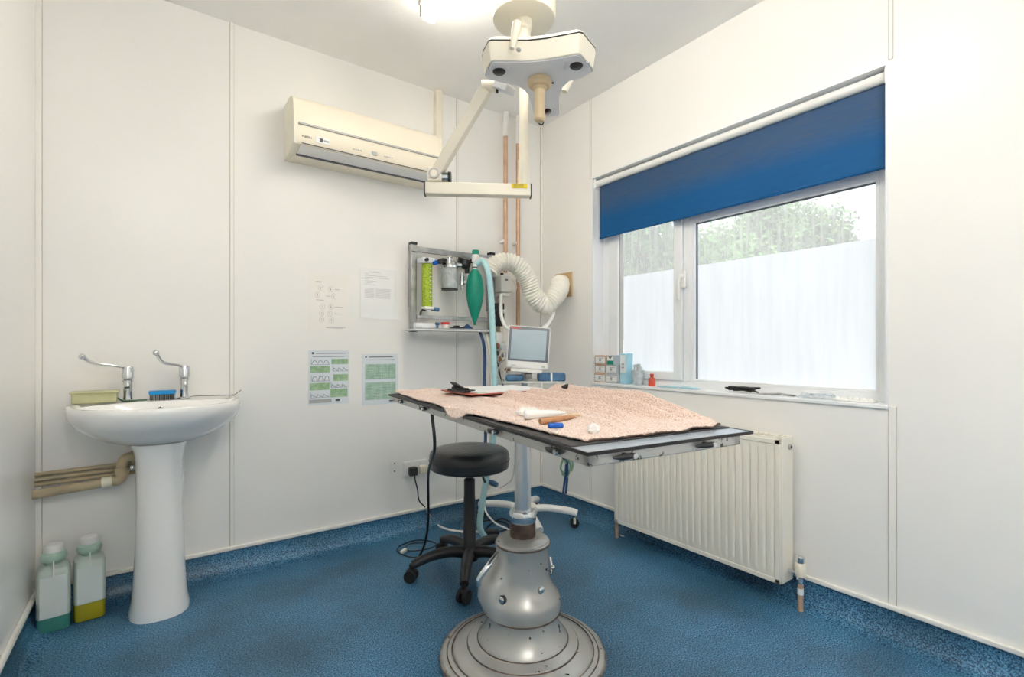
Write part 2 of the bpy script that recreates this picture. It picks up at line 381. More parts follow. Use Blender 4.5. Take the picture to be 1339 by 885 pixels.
rnd = random.Random(5)

# ------------------------------------------------------------------ room shell
XL, XR, YB, YF, HC = -.354, 2.014, 2.468, -1.7, 2.40
T = .12
f = MB()
prof = [(0.075, 0), (.055, .003), (.036, .012), (.02, .028), (.009, .048), (.004, .07), (.003, .10)]
def ring(d, z): return [(XL+d, YF+d, z), (XR-d, YF+d, z), (XR-d, YB-d, z), (XL+d, YB-d, z)]
vs = []; fs = [(0, 1, 2, 3)]
for d, z in prof: vs += ring(d, z)
for i in range(len(prof)-1):
    for k in range(4): fs.append((4*i+k, 4*i+4+k, 4*i+4+(k+1) % 4, 4*i+(k+1) % 4))
f.add(vs, fs); struct(f.build('floor', 'floor', fix=False))
fb = struct(B((XL-T, YF-T, -.08), (XR+T, YB+T, -.005)).build('floor_slab', 'floor', smooth=False)); fb.name = 'floor_slab'
struct(B((XL-T, YF-T, HC), (XR+T, YB+T, HC+.1)).build('ceiling', 'ceiling', smooth=False))
struct(B((XL-T, YB, 0), (XR+T, YB+T, HC)).build('wall_back', 'wall', smooth=False))
struct(B((XL-T, YF-T, 0), (XL, YB, HC)).build('wall_left', 'wall', smooth=False))
struct(B((XL, YF-T, 0), (XR, YF, HC)).build('wall_front', 'wall', smooth=False))
# window wall with its opening
WY0, WY1, WZ0, WZ1 = .617, 2.012, .785, 1.945
TW = .17
w = MB(); w.box((XR, YF-T, 0), (XR+TW, WY0, HC)); w.box((XR, WY1, 0), (XR+TW, YB+T, HC)); w.box((XR, WY0, 0), (XR+TW, WY1, WZ0)); w.box((XR, WY0, WZ1), (XR+TW, WY1, HC))
struct(w.build('wall_right', 'wall', smooth=False, fix=False))
# trim on top of the coved floor edge
struct(B((XL, YB-.012, .098), (XR, YB, .116)).build('trim_1', 'trim', bevel=.004))
struct(B((XR-.012, YF, .098), (XR, YB-.012, .116)).build('trim_2', 'trim', bevel=.004))
struct(B((XL, YF, .098), (XL+.014, YB-.012, .118)).build('trim_3', 'trim', bevel=.005))
# joint strips between wall panels
M['joint'] = mat('dirty joint sealant', (.50, .46, .40), .7, var=.2, vs=12)
def strip(n, a, b):
    dx = .0014 if (b[0]-a[0]) > .006 else 0; dy = .0014 if not dx else 0
    a2 = [a[0]-dx, a[1]-dy, a[2]]; b2 = [b[0]+dx, b[1]+dy, b[2]]
    if dx: a2[1] = b[1]-.0012
    else: a2[0] = b[0]-.0012
    struct(B(a2, b2).build('joint_line', 'joint', smooth=False))
    struct(B(a, b).build('trim_%d' % n, 'strip', bevel=.0015))
strip(4, (.262, YB-.005, .116), (.276, YB, HC)); strip(5, (1.388, YB-.003, .116), (1.398, YB, HC))
strip(6, (XR-.003, 2.022, .116), (XR, 2.034, WZ0)); strip(7, (XR-.003, 2.022, WZ1), (XR, 2.034, HC))
strip(8, (XR-.004, .590, .116), (XR, .612, WZ0-.002)); strip(9, (XR-.004, .600, WZ1+.01), (XR, .612, HC))
strip(10, (XL, YB-.016, .116), (XL+.016, YB, HC)); strip(11, (XR-.012, YB-.012, .116), (XR, YB, HC))
# window reveal linings and sill board
rv = MB(); rv.box((XR-.002, WY0, WZ1-.004), (2.10, WY1, WZ1+.003)); rv.box((XR-.002, WY1-.004, WZ0), (2.10, WY1+.003, WZ1)); rv.box((XR-.002, WY0-.003, WZ0), (2.10, WY0+.004, WZ1))
struct(rv.build('trim_12', 'upvc', smooth=False, fix=False))
struct(B((XR-.008, WY0-.004, WZ0-.014), (2.10, WY1, WZ0+.002)).build('window_sill', 'upvc', bevel=.004))
# window
FX0, FX1 = 2.10, 2.16
win = bpy.data.objects.new('window_1', None); COL.objects.link(win); win.location = (2.13, (WY0+WY1)/2, WZ0); struct(win)
fr = MB()
fr.frame(FX0, FX1, (WY0, WY1, WZ0, WZ1), (WY0+.05, WY1-.05, WZ0+.032, WZ1-.05))
fr.build('window_frame', 'upvc', win, bevel=.004)
B((FX0+.0007, 1.437, WZ0+.0322), (FX1-.001, 1.475, WZ1-.0502)).build('mullion', 'upvc', win, bevel=.003)
g1 = MB(); gy0, gy1, gz0, gz1 = .667, 1.437, .817, 1.588     # fixed light on the right, inner beads
g1.frame(FX0+.004, FX0+.03, (gy0-.0005, gy1+.0005, gz0-.0005, gz1+.0395), (gy0+.012, gy1-.016, gz0+.012, gz1-.004))
g1.build('glazing_bead', 'upvc', win, bevel=.003)
gk = MB(); gk.box((FX0+.024, gy0, gz1-.010), (FX0+.031, gy1, gz1-.004)); gk.box((FX0+.024, gy1-.022, gz0+.01), (FX0+.031, gy1-.016, gz1-.004))
M['seal'] = mat('grey rubber seal', (.13, .16, .19), .5)
gk.build('rubber_seal', 'seal', win, fix=False)
tr_ = MB(); tr_.box((FX0+.002, gy0, gz1+.04), (FX1-.002, gy1, gz1+.075)); tr_.build('transom', 'upvc', win, bevel=.003)
sa = MB(); sy0, sy1 = 1.478, 1.952
sa.frame(FX0-.012, FX0+.03, (sy0, sy1, gz0+.002, 1.90), (sy0+.048, sy1-.062, gz0+.044, 1.85))
sa.build('sash', 'upvc', win, bevel=.004)
sk = MB(); sk.box((FX0+.0, sy1-.068, gz0+.044), (FX0+.028, sy1-.062, 1.85)); sk.build('rubber_seal', 'greyp', win)
h = MB(); hp = rt(893, 368, FX0-.02)
h.box((FX0-.022, hp.y-.012, hp.z-.03), (FX0-.010, hp.y+.012, hp.z+.05)); h.tube([(FX0-.03, hp.y, hp.z+.03), (FX0-.045, hp.y+.004, hp.z+.02), (FX0-.045, hp.y+.010, hp.z-.03), (FX0-.04, hp.y+.012, hp.z-.09)], .0075, 8)
h.cyl((FX0-.02, hp.y, hp.z+.025), (FX0-.035, hp.y, hp.z+.025), .01)
h.build('window_handle', 'white', win, bevel=.002, fix=False)
GX = 2.135
FZ = 1.381
for n, (a, b, c, d) in enumerate([(gy0, gy1, gz0, gz1+.3), (sy0+.045, sy1-.06, gz0+.04, 1.86)]):
    B((GX, a, c), (GX+.004, b, d)).build('glass_pane', 'glass', win, smooth=False)
    B((GX-.0025, a+.006, c), (GX-.0015, b-.006, FZ)).build('frosted_film', 'frost', win, smooth=False)

# ------------------------------------------------------------------ outside
struct(B((2.3, -5, -.3), (14, 9, -.2)).build('ground', 'ground', smooth=False))
def tree(x, y, h, r, seed, label, n=2600):
    t = thing('leafy_tree', label, 'tree', (x, y, -.2), group='trees outside the window'); rr = random.Random(seed)
    tk = MB().sweep(smooth_path([(x, y, -.2), (x+.05, y-.03, h*.35), (x-.04, y+.05, h*.7)]), .07, 8)
    for k in range(6):
        a = k*1.1; tk.sweep([(x, y, h*.3+k*.1), (x+math.cos(a)*r*.7, y+math.sin(a)*r*.7, h*.5+k*.12)], [.03, .01], 6)
    tk.build('trunk', 'bark', t)
    lf = MB(); blobs = [(x+rr.uniform(-.6, .6)*r, y+rr.uniform(-.8, .8)*r, h*.45+rr.uniform(0, .5)*h, r*rr.uniform(.25, .5)) for _ in range(22)]
    for _ in range(n):
        bx_, by_, bz_, br_ = rr.choice(blobs); d = Vector((rr.gauss(0, 1), rr.gauss(0, 1), rr.gauss(0, 1))).normalized()*br_*rr.uniform(.45, 1.05)
        c = Vector((bx_, by_, bz_))+d; u = Vector((rr.gauss(0, 1), rr.gauss(0, 1), rr.gauss(0, 1))).normalized(); v_ = u.orthogonal().normalized(); s_ = rr.uniform(.025, .055)*(1+x*.05)
        lf.add([c-u*s_, c-v_*s_*.5, c+u*s_, c+v_*s_*.5], [(0, 1, 2, 3)])
    lf.build('foliage', 'leaf', t, fix=False, smooth=False)
tree(5.2, 4.3, 2.9, 1.1, 1, 'leafy green tree outside the opening sash of the window', 13000)
tree(7.7, 4.65, 3.35, 1.1, 2, 'leafy green tree outside, behind the left half of the fixed pane', 13000)
tree(10.8, 5.2, 3.7, 1.3, 3, 'low leafy green tree outside, behind the right half of the fixed pane', 13000)

# ------------------------------------------------------------------ roller blind
b = thing('roller_blind', 'blue fabric roller blind pulled half down over the window', 'blind', (2.045, 1.31, 1.945))
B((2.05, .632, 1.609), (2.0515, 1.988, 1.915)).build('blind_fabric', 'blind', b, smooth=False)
MB().cyl((2.045, .630, 1.915), (2.045, 1.998, 1.915), .019).build('roller_tube', 'white', b)
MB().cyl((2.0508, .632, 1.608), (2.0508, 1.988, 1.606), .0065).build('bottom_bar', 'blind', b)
bb = MB(); bb.box((2.025, .6185, 1.888), (2.065, .629, 1.94)); bb.build('bracket', 'white', b, bevel=.002)
bb = MB(); bb.box((2.025, 1.999, 1.888), (2.065, 2.0105, 1.94)); bb.build('bracket', 'white', b, bevel=.002)
MB().cyl((2.044, .6195, 1.935), (2.044, .6295, 1.935), .009).build('bracket_bolt', 'black', b)
ch = MB()
for i in range(110):
    z = 1.90-i*.0098
    ch.ball((2.030, .624, z), .0028, 6); 
    if i < 100: ch.ball((2.050, .624, z-.004), .0028, 6)
ch.sweep([(2.030, .624, 1.905), (2.030, .624, .822)], .0009, 5); ch.sweep([(2.050, .624, 1.905), (2.050, .624, .92)], .0009, 5)
struct(ch.build('bead_chain', 'white', b, fix=False), 'stuff')

# ------------------------------------------------------------------ ceiling strip light and added fill batten
def batten(x, y0, y1, label, dm):
    t = thing('fluorescent_batten', label, 'ceiling light', (x, (y0+y1)/2, HC))
    B((x-.046, y0, 2.352), (x+.046, y1, HC)).build('housing', 'cream_l', t, bevel=.006)
    B((x-.024, y0+.004, 2.302), (x+.024, y1-.004, 2.354)).build('diffuser', dm, t, bevel=.005)
    B((x-.038, y1-.018, 2.31), (x-.030, y1-.002, 2.36)).build('end_clip', 'greyp', t, bevel=.002)
    return t
batten(.897, .62, 1.83, 'lit fluorescent strip light beside the round lamp housing on the ceiling', 'diff')
batten(.08, -1.50, -.30, 'unseen fill strip light added on the ceiling near the front wall', 'diff_fill')  # added batten out of view behind the camera, fills the room with light


# ------------------------------------------------------------------ surgical lamp
SL = 1.76
hc = dp(685, 28, SL); LZ = hc.z
lamp = thing('operating_lamp', 'cream ceiling mounted operating lamp with a three lobed head and jointed arm', 'operating lamp', (hc.x, hc.y, HC))
MB().lathe((hc.x, hc.y, 0), [(.112, HC-.001), (.114, HC-.03), (.114, LZ+.02), (.110, LZ+.004), (.104, LZ), (.0, LZ)], 48).build('ceiling_housing', 'lampcream', lamp)
p0 = Vector((hc.x, hc.y, LZ)); az = CH+205*SL/FPX
MB().lathe((hc.x, hc.y, 0), [(.0, LZ+.001), (.030, LZ), (.030, LZ-.03), (.024, LZ-.035), (.024, LZ-.08), (.0, LZ-.08)], 32).build('pivot_collar', 'lampcream', lamp)
MB().cyl((hc.x, hc.y, LZ-.06), (hc.x, hc.y, az+.10), .0165).build('drop_tube', 'lampcream', lamp)
MB().cyl((hc.x, hc.y, az+.11), (hc.x, hc.y, az+.018), .0205).build('drop_sleeve', 'lampcream', lamp)
e0 = Vector((hc.x, hc.y, az)) + (Vector((hc.x, hc.y, 0))-cl(-.292, 1.735)).normalized()*.024
e1 = cl(-.305, 1.735, az)
MB().bar(e0, e1, .038, .042).build('horizontal_arm', 'lampcream', lamp, bevel=.003)
ad = (e1-e0).normalized()
MB().bar(e0-ad*.003, e0+ad*.002, .040, .044).build('arm_end_cap', 'black', lamp)
MB().bar(e1-ad*.002, e1+ad*.003, .040, .044).build('arm_end_cap', 'black', lamp)
toc = -Vector((AX[0], AX[1], 0))                                   # towards the room's open side
lb = MB(); q = e0+(e1-e0)*.035+toc*.0205+Vector((0, 0, .012)); lb.bar(q, q+(e1-e0).normalized()*.055, .002, .016).build('warning_label', 'yellow', lamp)
for i in range(3):
    q2 = q+toc*.0012+(e1-e0).normalized()*.012+Vector((0, 0, .004-i*.004)); MB().bar(q2, q2+(e1-e0).normalized()*.036, .001, .0012).build('label_line', 'ink', lamp)
HZ = 1.785
j0 = e1 + Vector((RX[0], RX[1], 0))*.035 + Vector((0, 0, .045))
jb = MB(); jb.bar(j0+Vector((0, 0, -.024)), j0+Vector((0, 0, .026)), .05, .05, up=tuple(toc)); jb.build('elbow_block', 'lampcream', lamp, bevel=.006)
dk = MB(); dk.cyl(j0+toc*.024, j0+toc*.032, .018); dk.build('elbow_disc', 'steel', lamp)
jc = j0+Vector((RX[0], RX[1], 0))*.036+Vector((0, 0, -.004))
MB().cyl(j0+toc*.032, j0+toc*.0335, .012).build('elbow_cap', 'lampcream', lamp)
MB().cyl(jc-Vector((RX[0], RX[1], 0))*.014, jc+Vector((RX[0], RX[1], 0))*.010, .016).build('friction_knob', 'chrome', lamp)
MB().cyl(jc+Vector((RX[0], RX[1], 0))*.010, jc+Vector((RX[0], RX[1], 0))*.020, .019).build('friction_knob_cap', 'black', lamp)
j1 = dp(636, 117, 1.60)
dd = (j1-j0).normalized()
MB().bar(j0+dd*.01, j1, .036, .040, up=tuple(toc)).build('spring_arm', 'lampcream', lamp, bevel=.003)
RXv = Vector((RX[0], RX[1], 0))
kb = MB(); kb.cyl(j1-RXv*.022+dd*.012, j1+RXv*.024+dd*.012, .018); kb.build('arm_knuckle', 'lampcream', lamp)
MB().cyl(j1+RXv*.024+dd*.012, j1+RXv*.032+dd*.012, .021).build('knuckle_ring', 'black', lamp)
# yoke from the knuckle to the head
yk = MB(); ya = j1+dd*.012+RXv*.03; yb2 = fl(668, 118, HZ+.01)
yk.bar(ya, yb2, .045, .022); yk.build('yoke_arm', 'lampgrey', lamp, bevel=.003)
def zp(x, y): return (540+x/5.058, y/5.058)
und = [(475, 500), (480, 470), (515, 408), (535, 402), (650, 402), (760, 404), (880, 392), (1085, 356), (1110, 362), (1188, 450), (1190, 470), (1120, 510), (1040, 528), (985, 580), (963, 640), (965, 752), (955, 768), (815, 772), (800, 755), (768, 630), (735, 590), (690, 562), (600, 545), (500, 520)]
lo = [fl(*zp(*p), HZ) for p in und]
cen = sum((v for v in lo), Vector())/len(lo)
def grow(k, dz): return [Vector((cen.x+(v.x-cen.x)*k, cen.y+(v.y-cen.y)*k, v.z+dz)) for v in lo]
hd = MB(); rings = [grow(.96, .0), grow(1.0, .003), grow(1.045, .050), grow(1.045, .060), grow(.99, .068), grow(.80, .074)]
n = len(lo); vs = [v for r_ in rings for v in r_]; fs = [tuple(range(n))[::-1], tuple(range((len(rings)-1)*n, len(rings)*n))]
for i in range(len(rings)-1):
    for k in range(n): fs.append((i*n+k, i*n+(k+1) % n, (i+1)*n+(k+1) % n, (i+1)*n+k))
hd.add(vs, fs); head = hd.build('lamp_head', 'lampcream', lamp)
MB().prism(grow(.975, -.003), grow(.975, .001)).build('head_underplate', 'lampgrey', lamp, smooth=False)
dke = MB()
o1 = grow(1.049, .053); o2 = grow(1.049, .057); dke.prism(o1, o2); dke.build('rim_seal', 'black', lamp, smooth=False)
o1 = grow(.995, -.001); o2 = grow(.995, .002); MB().prism(o1, o2).build('lower_seal', 'greyp', lamp, smooth=False)
for i, (px, py) in enumerate([(570, 473), (1080, 435), (880, 735)]):
    c = fl(*zp(px, py), HZ-.003); lo_ = MB().lathe((c.x, c.y, 0), [(0, HZ-.010), (.014, HZ-.009), (.0185, HZ-.005), (.019, HZ-.002)], 28)
    o = lo_.build('lamp_opening', 'black' if i < 2 else 'lampred', lamp)
    dirn = (Vector((c.x-cen.x, c.y-cen.y, 0))).normalized(); sd = Vector((-dirn.y, dirn.x, 0))
    for k in (-4, -3, 3, 4):
        lv = MB(); cc = Vector((c.x, c.y, HZ-.0045))+RXv*(k*.0085)+Vector((AX[0], AX[1], 0))*0
        hl = .020
        lv.bar(cc-Vector((AX[0], AX[1], 0))*hl, cc+Vector((AX[0], AX[1], 0))*hl, .003, .003); lv.build('louvre', 'lampgrey', lamp)
hcn = fl(*zp(838, 530), HZ-.003)
MB().lathe((hcn.x, hcn.y, 0), [(.034, HZ-.002), (.036, HZ-.006), (.036, HZ-.018), (.030, HZ-.024), (.0, HZ-.024)], 36).build('handle_flange', 'beige', lamp)
pr = [(.020, HZ-.024), (.020, HZ-.030)]
zz = HZ-.034
for i in range(11): pr += [(.0155, zz), (.0165, zz-.003), (.0155, zz-.006)]; zz -= .0068
pr += [(.0165, zz), (.017, zz-.012), (.012, zz-.018), (0, zz-.018)]
MB().lathe((hcn.x, hcn.y, 0), pr, 28).build('sterile_handle', 'beige', lamp)
a1 = fl(*zp(930, 548), HZ-.012); MB().cyl(hcn+Vector((0, 0, -.012)), a1, .0025, n=8).build('handle_catch', 'black', lamp)
# front lever and the grip on the far lobe
lv0 = dp(676, 30, 1.36); lv1 = dp(670, 64, 1.345)
MB().sweep([lv0, lv0*.5+lv1*.5, lv1], [.012, .011, .006], 12).build('front_lever', 'lampcream', lamp)
c = dp(678, 65, 1.362); MB().ball(c, .006, 10, sx=1.3).build('lever_pin', 'greyp', lamp)
g = [dp(738, 120, 1.62), dp(741, 112, 1.62), dp(745, 104, 1.62)]
MB().sweep([g[0], g[1], g[2]], [.010, .013, .012], 14).build('side_grip', 'lampcream', lamp)

# ------------------------------------------------------------------ air conditioner
ac = thing('air_conditioner', 'cream wall mounted air conditioner unit high on the back wall', 'air conditioner', (.84, YB, 1.845))
X0, X1 = .479, 1.197
pf = [(2.468, 1.845), (2.468, 2.093), (2.34, 2.090), (2.30, 2.078), (2.277, 2.052), (2.270, 1.97), (2.268, 1.88), (2.276, 1.866), (2.37, 1.846), (2.40, 1.845)]
MB().prism([(X0, y, z) for y, z in pf], [(X0+.016, y, z) for y, z in pf]).build('side_panel', 'cream_l', ac, bevel=.002)
MB().prism([(X1-.016, y, z) for y, z in pf], [(X1, y, z) for y, z in pf]).build('side_panel', 'cream_l', ac, bevel=.002)
MB().prism([(X0+.016, y+(.0 if y > 2.4 else .003), z) for y, z in pf], [(X1-.016, y+(.0 if y > 2.4 else .003), z) for y, z in pf]).build('casing', 'cream', ac)
B((X0+.02, 2.2665, 1.949), (X1-.01, 2.273, 1.959)).build('front_groove', 'greyp', ac, bevel=.002)
B((X0+.035, 2.2685, 1.8695), (X1-.03, 2.274, 1.8715)).build('outlet_line', 'ink', ac)
MB().bar((X0+.03, 2.315, 1.856), (X1-.025, 2.315, 1.856), .068, .004, up=(0, .21, 1)).build('louvre_flap', 'white', ac, bevel=.001)
B((X0+.03, 2.348, 1.842), (X1-.03, 2.360, 1.852)).build('outlet_slot', 'ink', ac)
text('maker_mark', 'FUJITSU', .012, Matrix.Translation((X0+.055, 2.2705, 1.900)) @ FACE_Y, 'ink', ac)
B((X0+.092, 2.2695, 1.886), (X0+.155, 2.272, 1.914)).build('energy_sticker', 'paper', ac)
B((X0+.108, 2.2690, 1.892), (X0+.122, 2.2696, 1.908)).build('sticker_print', 'ink', ac); B((X0+.126, 2.2690, 1.896), (X0+.148, 2.2696, 1.904)).build('sticker_print', 'inkgrey', ac)
B((X0+.345, 2.2680, 1.888), (X0+.37, 2.272, 1.906)).build('indicator_window', 'greyp', ac, bevel=.001)
for xa, wd in ((.255, .045), (.405, .045)):
    for k in range(4): B((X0+xa+k*wd/4, 2.2690, 1.893), (X0+xa+k*wd/4+wd/5.5, 2.2700, 1.8975)).build('printed_word', 'inkgrey', ac)
tag(B((1.245, YB-.035, 1.92), (1.283, YB, HC)).build('cable_trunking', 'cream_l', bevel=.003), 'cream vertical trunking between ceiling and the air conditioner', 'trunking')

# ------------------------------------------------------------------ copper pipes on the back wall
for px, top, lab in ((661, 172, 'thin copper pipe on the back wall, the one farther from the corner'), (677.5, 182, 'thin copper pipe on the back wall, the one nearer the corner')):
    p = bk(px, top, 2.425); t = thing('copper_pipe', lab, 'pipe', (p.x, 2.425, .9), group='copper pipes beside the corner')
    zlow = 1.432 if px == 661 else .90
    MB().cyl((p.x, 2.425, zlow), (p.x, 2.425, p.z-.02), .0125, n=16).build('pipe_run', 'copper', t)
    k = .03; MB().tube([(p.x, 2.425, p.z-.03), (p.x, 2.425, p.z+.01), (p.x+.003, 2.425, p.z+.04), (p.x+k*.3, 2.43, HC-.001)], .018, 10).build('painted_end', 'white', t)
    for zc in ((1.62, 1.48) if px == 661 else (1.62, 1.05)):
        B((p.x-.016, 2.42, zc-.008), (p.x+.016, YB, zc+.008)).build('pipe_clip', 'white', t, bevel=.002)
c = fl(707, 167, HC); tag(MB().tube([(1.93, 2.40, HC), (1.935, 2.40, HC-.02), (1.955, 2.395, HC-.026), (1.965, 2.39, HC-.012)], .004, 8).build('ceiling_hook', 'black'), 'small black hook in the ceiling near the corner', 'hook')

# ------------------------------------------------------------------ notices
def sheet(name, x0, x1, z0, z1, m, label, cat='poster'):
    t = thing(name, label, cat, ((x0+x1)/2, YB, z0)); B((x0, YB-.0022, z0), (x1, YB-.0006, z1)).build('sheet', m, t, smooth=False); return t
def mark(t, x0, x1, z0, z1, m, name='print', y=.0030): return B((x0, YB-y, z0), (x1, YB-.0020, z1)).build(name, m, t, smooth=False)
t = sheet('instruction_sheet', .59, .781, 1.062, 1.338, 'oldpaper', 'cream sheet of small diagrams, upper of the two sheets nearer the sink', 'notice')
X = .59; W_ = .191; Z = 1.338; H_ = .276
def q(u, v): return X+u*W_, Z-v*H_
pr = MB()
for (u, v, k) in [(.27, .25, 1), (.52, .26, 1), (.20, .37, 1), (.60, .38, 0), (.32, .57, 0), (.53, .57, 1), (.30, .69, 0), (.50, .69, 1), (.30, .80, 0), (.54, .80, 0)]:
    x, z = q(u, v); pr.ringtube([(x+.011*math.cos(a), YB-.0026, z+.013*math.sin(a)) for a in [i*math.pi/4 for i in range(8)]], .0005, 4, 2)
    pr.sweep([(x-.003, YB-.003, z+.006), (x+.001, YB-.003, z), (x-.001, YB-.003, z-.006)], .0016 if k else .0009, 5)
pr.build('diagram', 'inkgrey', t, fix=False)
pr = MB()
for (u, v, l) in [(.16, .14, .14), (.62, .26, .12), (.40, .385, .12), (.17, .46, .18), (.62, .57, .2), (.62, .69, .2), (.40, .93, .5), (.42, .945, .4)]:
    x, z = q(u, v); pr.box((x, YB-.003, z-.001), (x+l*W_, YB-.002, z+.001))
pr.build('printed_text', 'inkgrey', t, fix=False)
t = sheet('typed_notice', .835, 1.024, 1.128, 1.388, 'sleeve', 'typed white page in a glossy sleeve on the back wall, nearest the shelf rack', 'notice')
X = .835; W_ = .189; Z = 1.388; H_ = .26; pr = MB()
for i, (u, l) in enumerate([(.25, .3), (.12, .1), (.12, .62), (.12, .7), (.12, .1), (.12, .32), (.12, .2), (.12, .3)]):
    x, z = q(u, .08+i*.035); pr.box((x, YB-.003, z-.0007), (x+l*W_, YB-.002, z+.0007))
for i in range(9):
    x, z = q(.12, .40+i*.022); pr.box((x, YB-.003, z-.0006), (x+.26*W_, YB-.002, z+.0006)); pr.box((x+.3*W_, YB-.003, z-.0006), (x+.72*W_, YB-.002, z+.0006))
pr.build('printed_text', 'inkgrey', t, fix=False)
t = sheet('chart_poster', .586, .778, .707, .970, 'postpaper', 'chart poster with wave traces and alternating green boxes, below the cream diagram sheet')
X = .586; W_ = .192; Z = .970; H_ = .263
for (u0, v0, u1, v1) in [(.56, .165, 1.0, .26), (.04, .29, .54, .41), (.60, .45, 1.0, .575), (.03, .60, .53, .73), (.53, .72, .98, .875)]:
    a, c = q(u0, v1); b_, d = q(u1, v0); mark(t, a, b_-.004, c, d, 'postgreen', 'green_box')
a, c = q(.02, .965); b_, d = q(.56, .90); mark(t, a, b_, c, d, 'inkgrey', 'footer_block')
x, z = q(.11, .055); MB().cyl((x, YB-.003, z), (x, YB-.002, z), .006).build('round_emblem', 'ink', t)
pr = MB()
for (u0, v0, u1, kind) in [(.08, .255, .5, 0), (.60, .38, .97, 1), (.08, .555, .52, 2), (.56, .685, .95, 1), (.06, .855, .5, 1)]:
    pts = []
    for i in range(25):
        s = i/24; ph = (s*3) % 1; yv = {0: max(0, math.sin(ph*math.pi)), 1: (1-ph)**2*min(1, ph*8), 2: 1.0 if .2 < ph < .8 else 0.0}[kind]
        x, z = q(u0+(u1-u0)*s, v0-.07*yv); pts.append((x, YB-.003, z))
    pr.sweep(pts, .0009, 4)
    x, z = q(u0-.01, v0); x2, z2 = q(u0-.01, v0-.10); pr.sweep([(x, YB-.003, z), (x2, YB-.003, z2)], .0006, 4)
    x3, z3 = q(u1+.01, v0+.01); pr.sweep([(x, YB-.003, z3), (x3, YB-.003, z3)], .0006, 4)
pr.build('wave_trace', 'ink', t, fix=False)
pr = MB(); a, c = q(.18, .065); b_, d = q(.92, .052); pr.box((a, YB-.003, c), (b_, YB-.002, d)); a, c = q(.10, .125); b_, d = q(.88, .118); pr.box((a, YB-.003, c), (b_, YB-.002, d)); a, c = q(.66, .95); b_, d = q(.77, .91); pr.box((a, YB-.003, c), (b_, YB-.002, d))
pr.build('printed_text', 'ink', t, fix=False)
t = sheet('table_poster', .845, 1.035, .690, .950, 'postpaper', 'poster with two green tables of figures, nearest the operating table end')
X = .845; W_ = .19; Z = .950; H_ = .26
for (v0, v1) in [(.20, .50), (.56, .90)]:
    a, c = q(.08, v1); b_, d = q(.93, v0); mark(t, a, b_, c, d, 'postteal', 'green_table')
    pr = MB(); kk = int((v1-v0)/.028)
    for i in range(kk):
        a, c = q(.10, v0+.015+i*.028); b_, d = q(.91, v0+.019+i*.028); pr.box((a, YB-.0036, c), (b_, YB-.0028, c+.0007))
    for u in (.35, .52, .7):
        a, c = q(u, v1); pr.box((a, YB-.0036, c), (a+.0012, YB-.0028, c+(v1-v0)*H_))
    pr.build('table_rule', 'postpaper', t, fix=False)
pr = MB(); a, c = q(.18, .07); b_, d = q(.85, .055); pr.box((a, YB-.003, c), (b_, YB-.002, d)); a, c = q(.1, .12); b_, d = q(.9, .112); pr.box((a, YB-.003, c), (b_, YB-.002, d)); a, c = q(.75, .955); b_, d = q(.86, .925); pr.box((a, YB-.003, c), (b_, YB-.002, d)); pr.build('printed_text', 'ink', t, fix=False)
x, z = q(.1, .06); MB().cyl((x, YB-.003, z), (x, YB-.002, z), .005).build('round_emblem', 'ink', t)

# ------------------------------------------------------------------ sink
SX, SY = .012, 2.335
def outl(a, k=1.0, rx=.272, fy=.300, by=.131):
    c, s = math.cos(a), math.sin(a); ry, n_ = (by, 5.0) if s > 0 else (fy, 2.15)
    r_ = (abs(c/rx)**n_+abs(s/ry)**n_)**(-1/n_); return c*r_*k, s*r_*k
sink = thing('pedestal_sink', 'white ceramic pedestal wash basin against the back wall', 'sink', (SX, 2.28, 0))
N = 72; rings = []
def oring(k, z, sh=0.0): rings.append([(SX+outl(2*math.pi*i/N, k)[0], (min(SY+outl(2*math.pi*i/N, k)[1]+sh, YB-.002)), z) for i in range(N)])
for k, z, sh in [(.30, .615, .03), (.45, .622, .03), (.62, .64, .03), (.80, .668, .02), (.92, .70, .01), (.985, .735, 0), (1.0, .757, 0), (.998, .768, 0), (.985, .7745, 0), (.96, .776, 0)]: oring(k, z, sh)
def iring(rx, ry, cy, z): rings.append([(SX+rx*math.cos(2*math.pi*i/N), cy+ry*math.sin(2*math.pi*i/N), z) for i in range(N)])
for rx, ry, cy, z in [(.235, .150, 2.218, .7735), (.226, .143, 2.218, .766), (.212, .132, 2.22, .74), (.18, .112, 2.22, .70), (.11, .07, 2.22, .668), (.03, .02, 2.22, .66)]: iring(rx, ry, cy, z)
m_ = MB(); vs = [v for r_ in rings for v in r_]; fs = [tuple(range(N))[::-1], tuple(range((len(rings)-1)*N, len(rings)*N))]
for i in range(len(rings)-1):
    for k in range(N): fs.append((i*N+k, i*N+(k+1) % N, (i+1)*N+(k+1) % N, (i+1)*N+k))
m_.add(vs, fs); o = m_.build('basin', 'ceramic', sink)
pd = MB(); rr = []
for z, rx, ry in [(0.0, .094, .112), (.02, .094, .112), (.06, .086, .104), (.2, .078, .094), (.4, .072, .088), (.56, .074, .09), (.60, .08, .096), (.63, .09, .105)]:
    rr.append([(.012+rx*math.copysign(abs(math.cos(a))**.8, math.cos(a)), 2.29+ry*math.copysign(abs(math.sin(a))**.8, math.sin(a)), z) for a in [2*math.pi*i/48 for i in range(48)]])
vs = [v for r_ in rr for v in r_]; fs = [tuple(range(48))[::-1], tuple(range(7*48, 8*48))]
for i in range(7):
    for k in range(48): fs.append((i*48+k, i*48+(k+1) % 48, (i+1)*48+(k+1) % 48, (i+1)*48+k))
pd.add(vs, fs); pd.build('pedestal', 'ceramic', sink)
c = bk(210, 535, 2.352); MB().cyl((c.x, 2.345, c.z), (c.x, 2.362, c.z+.002), .009).build('overflow_hole', 'black', sink)
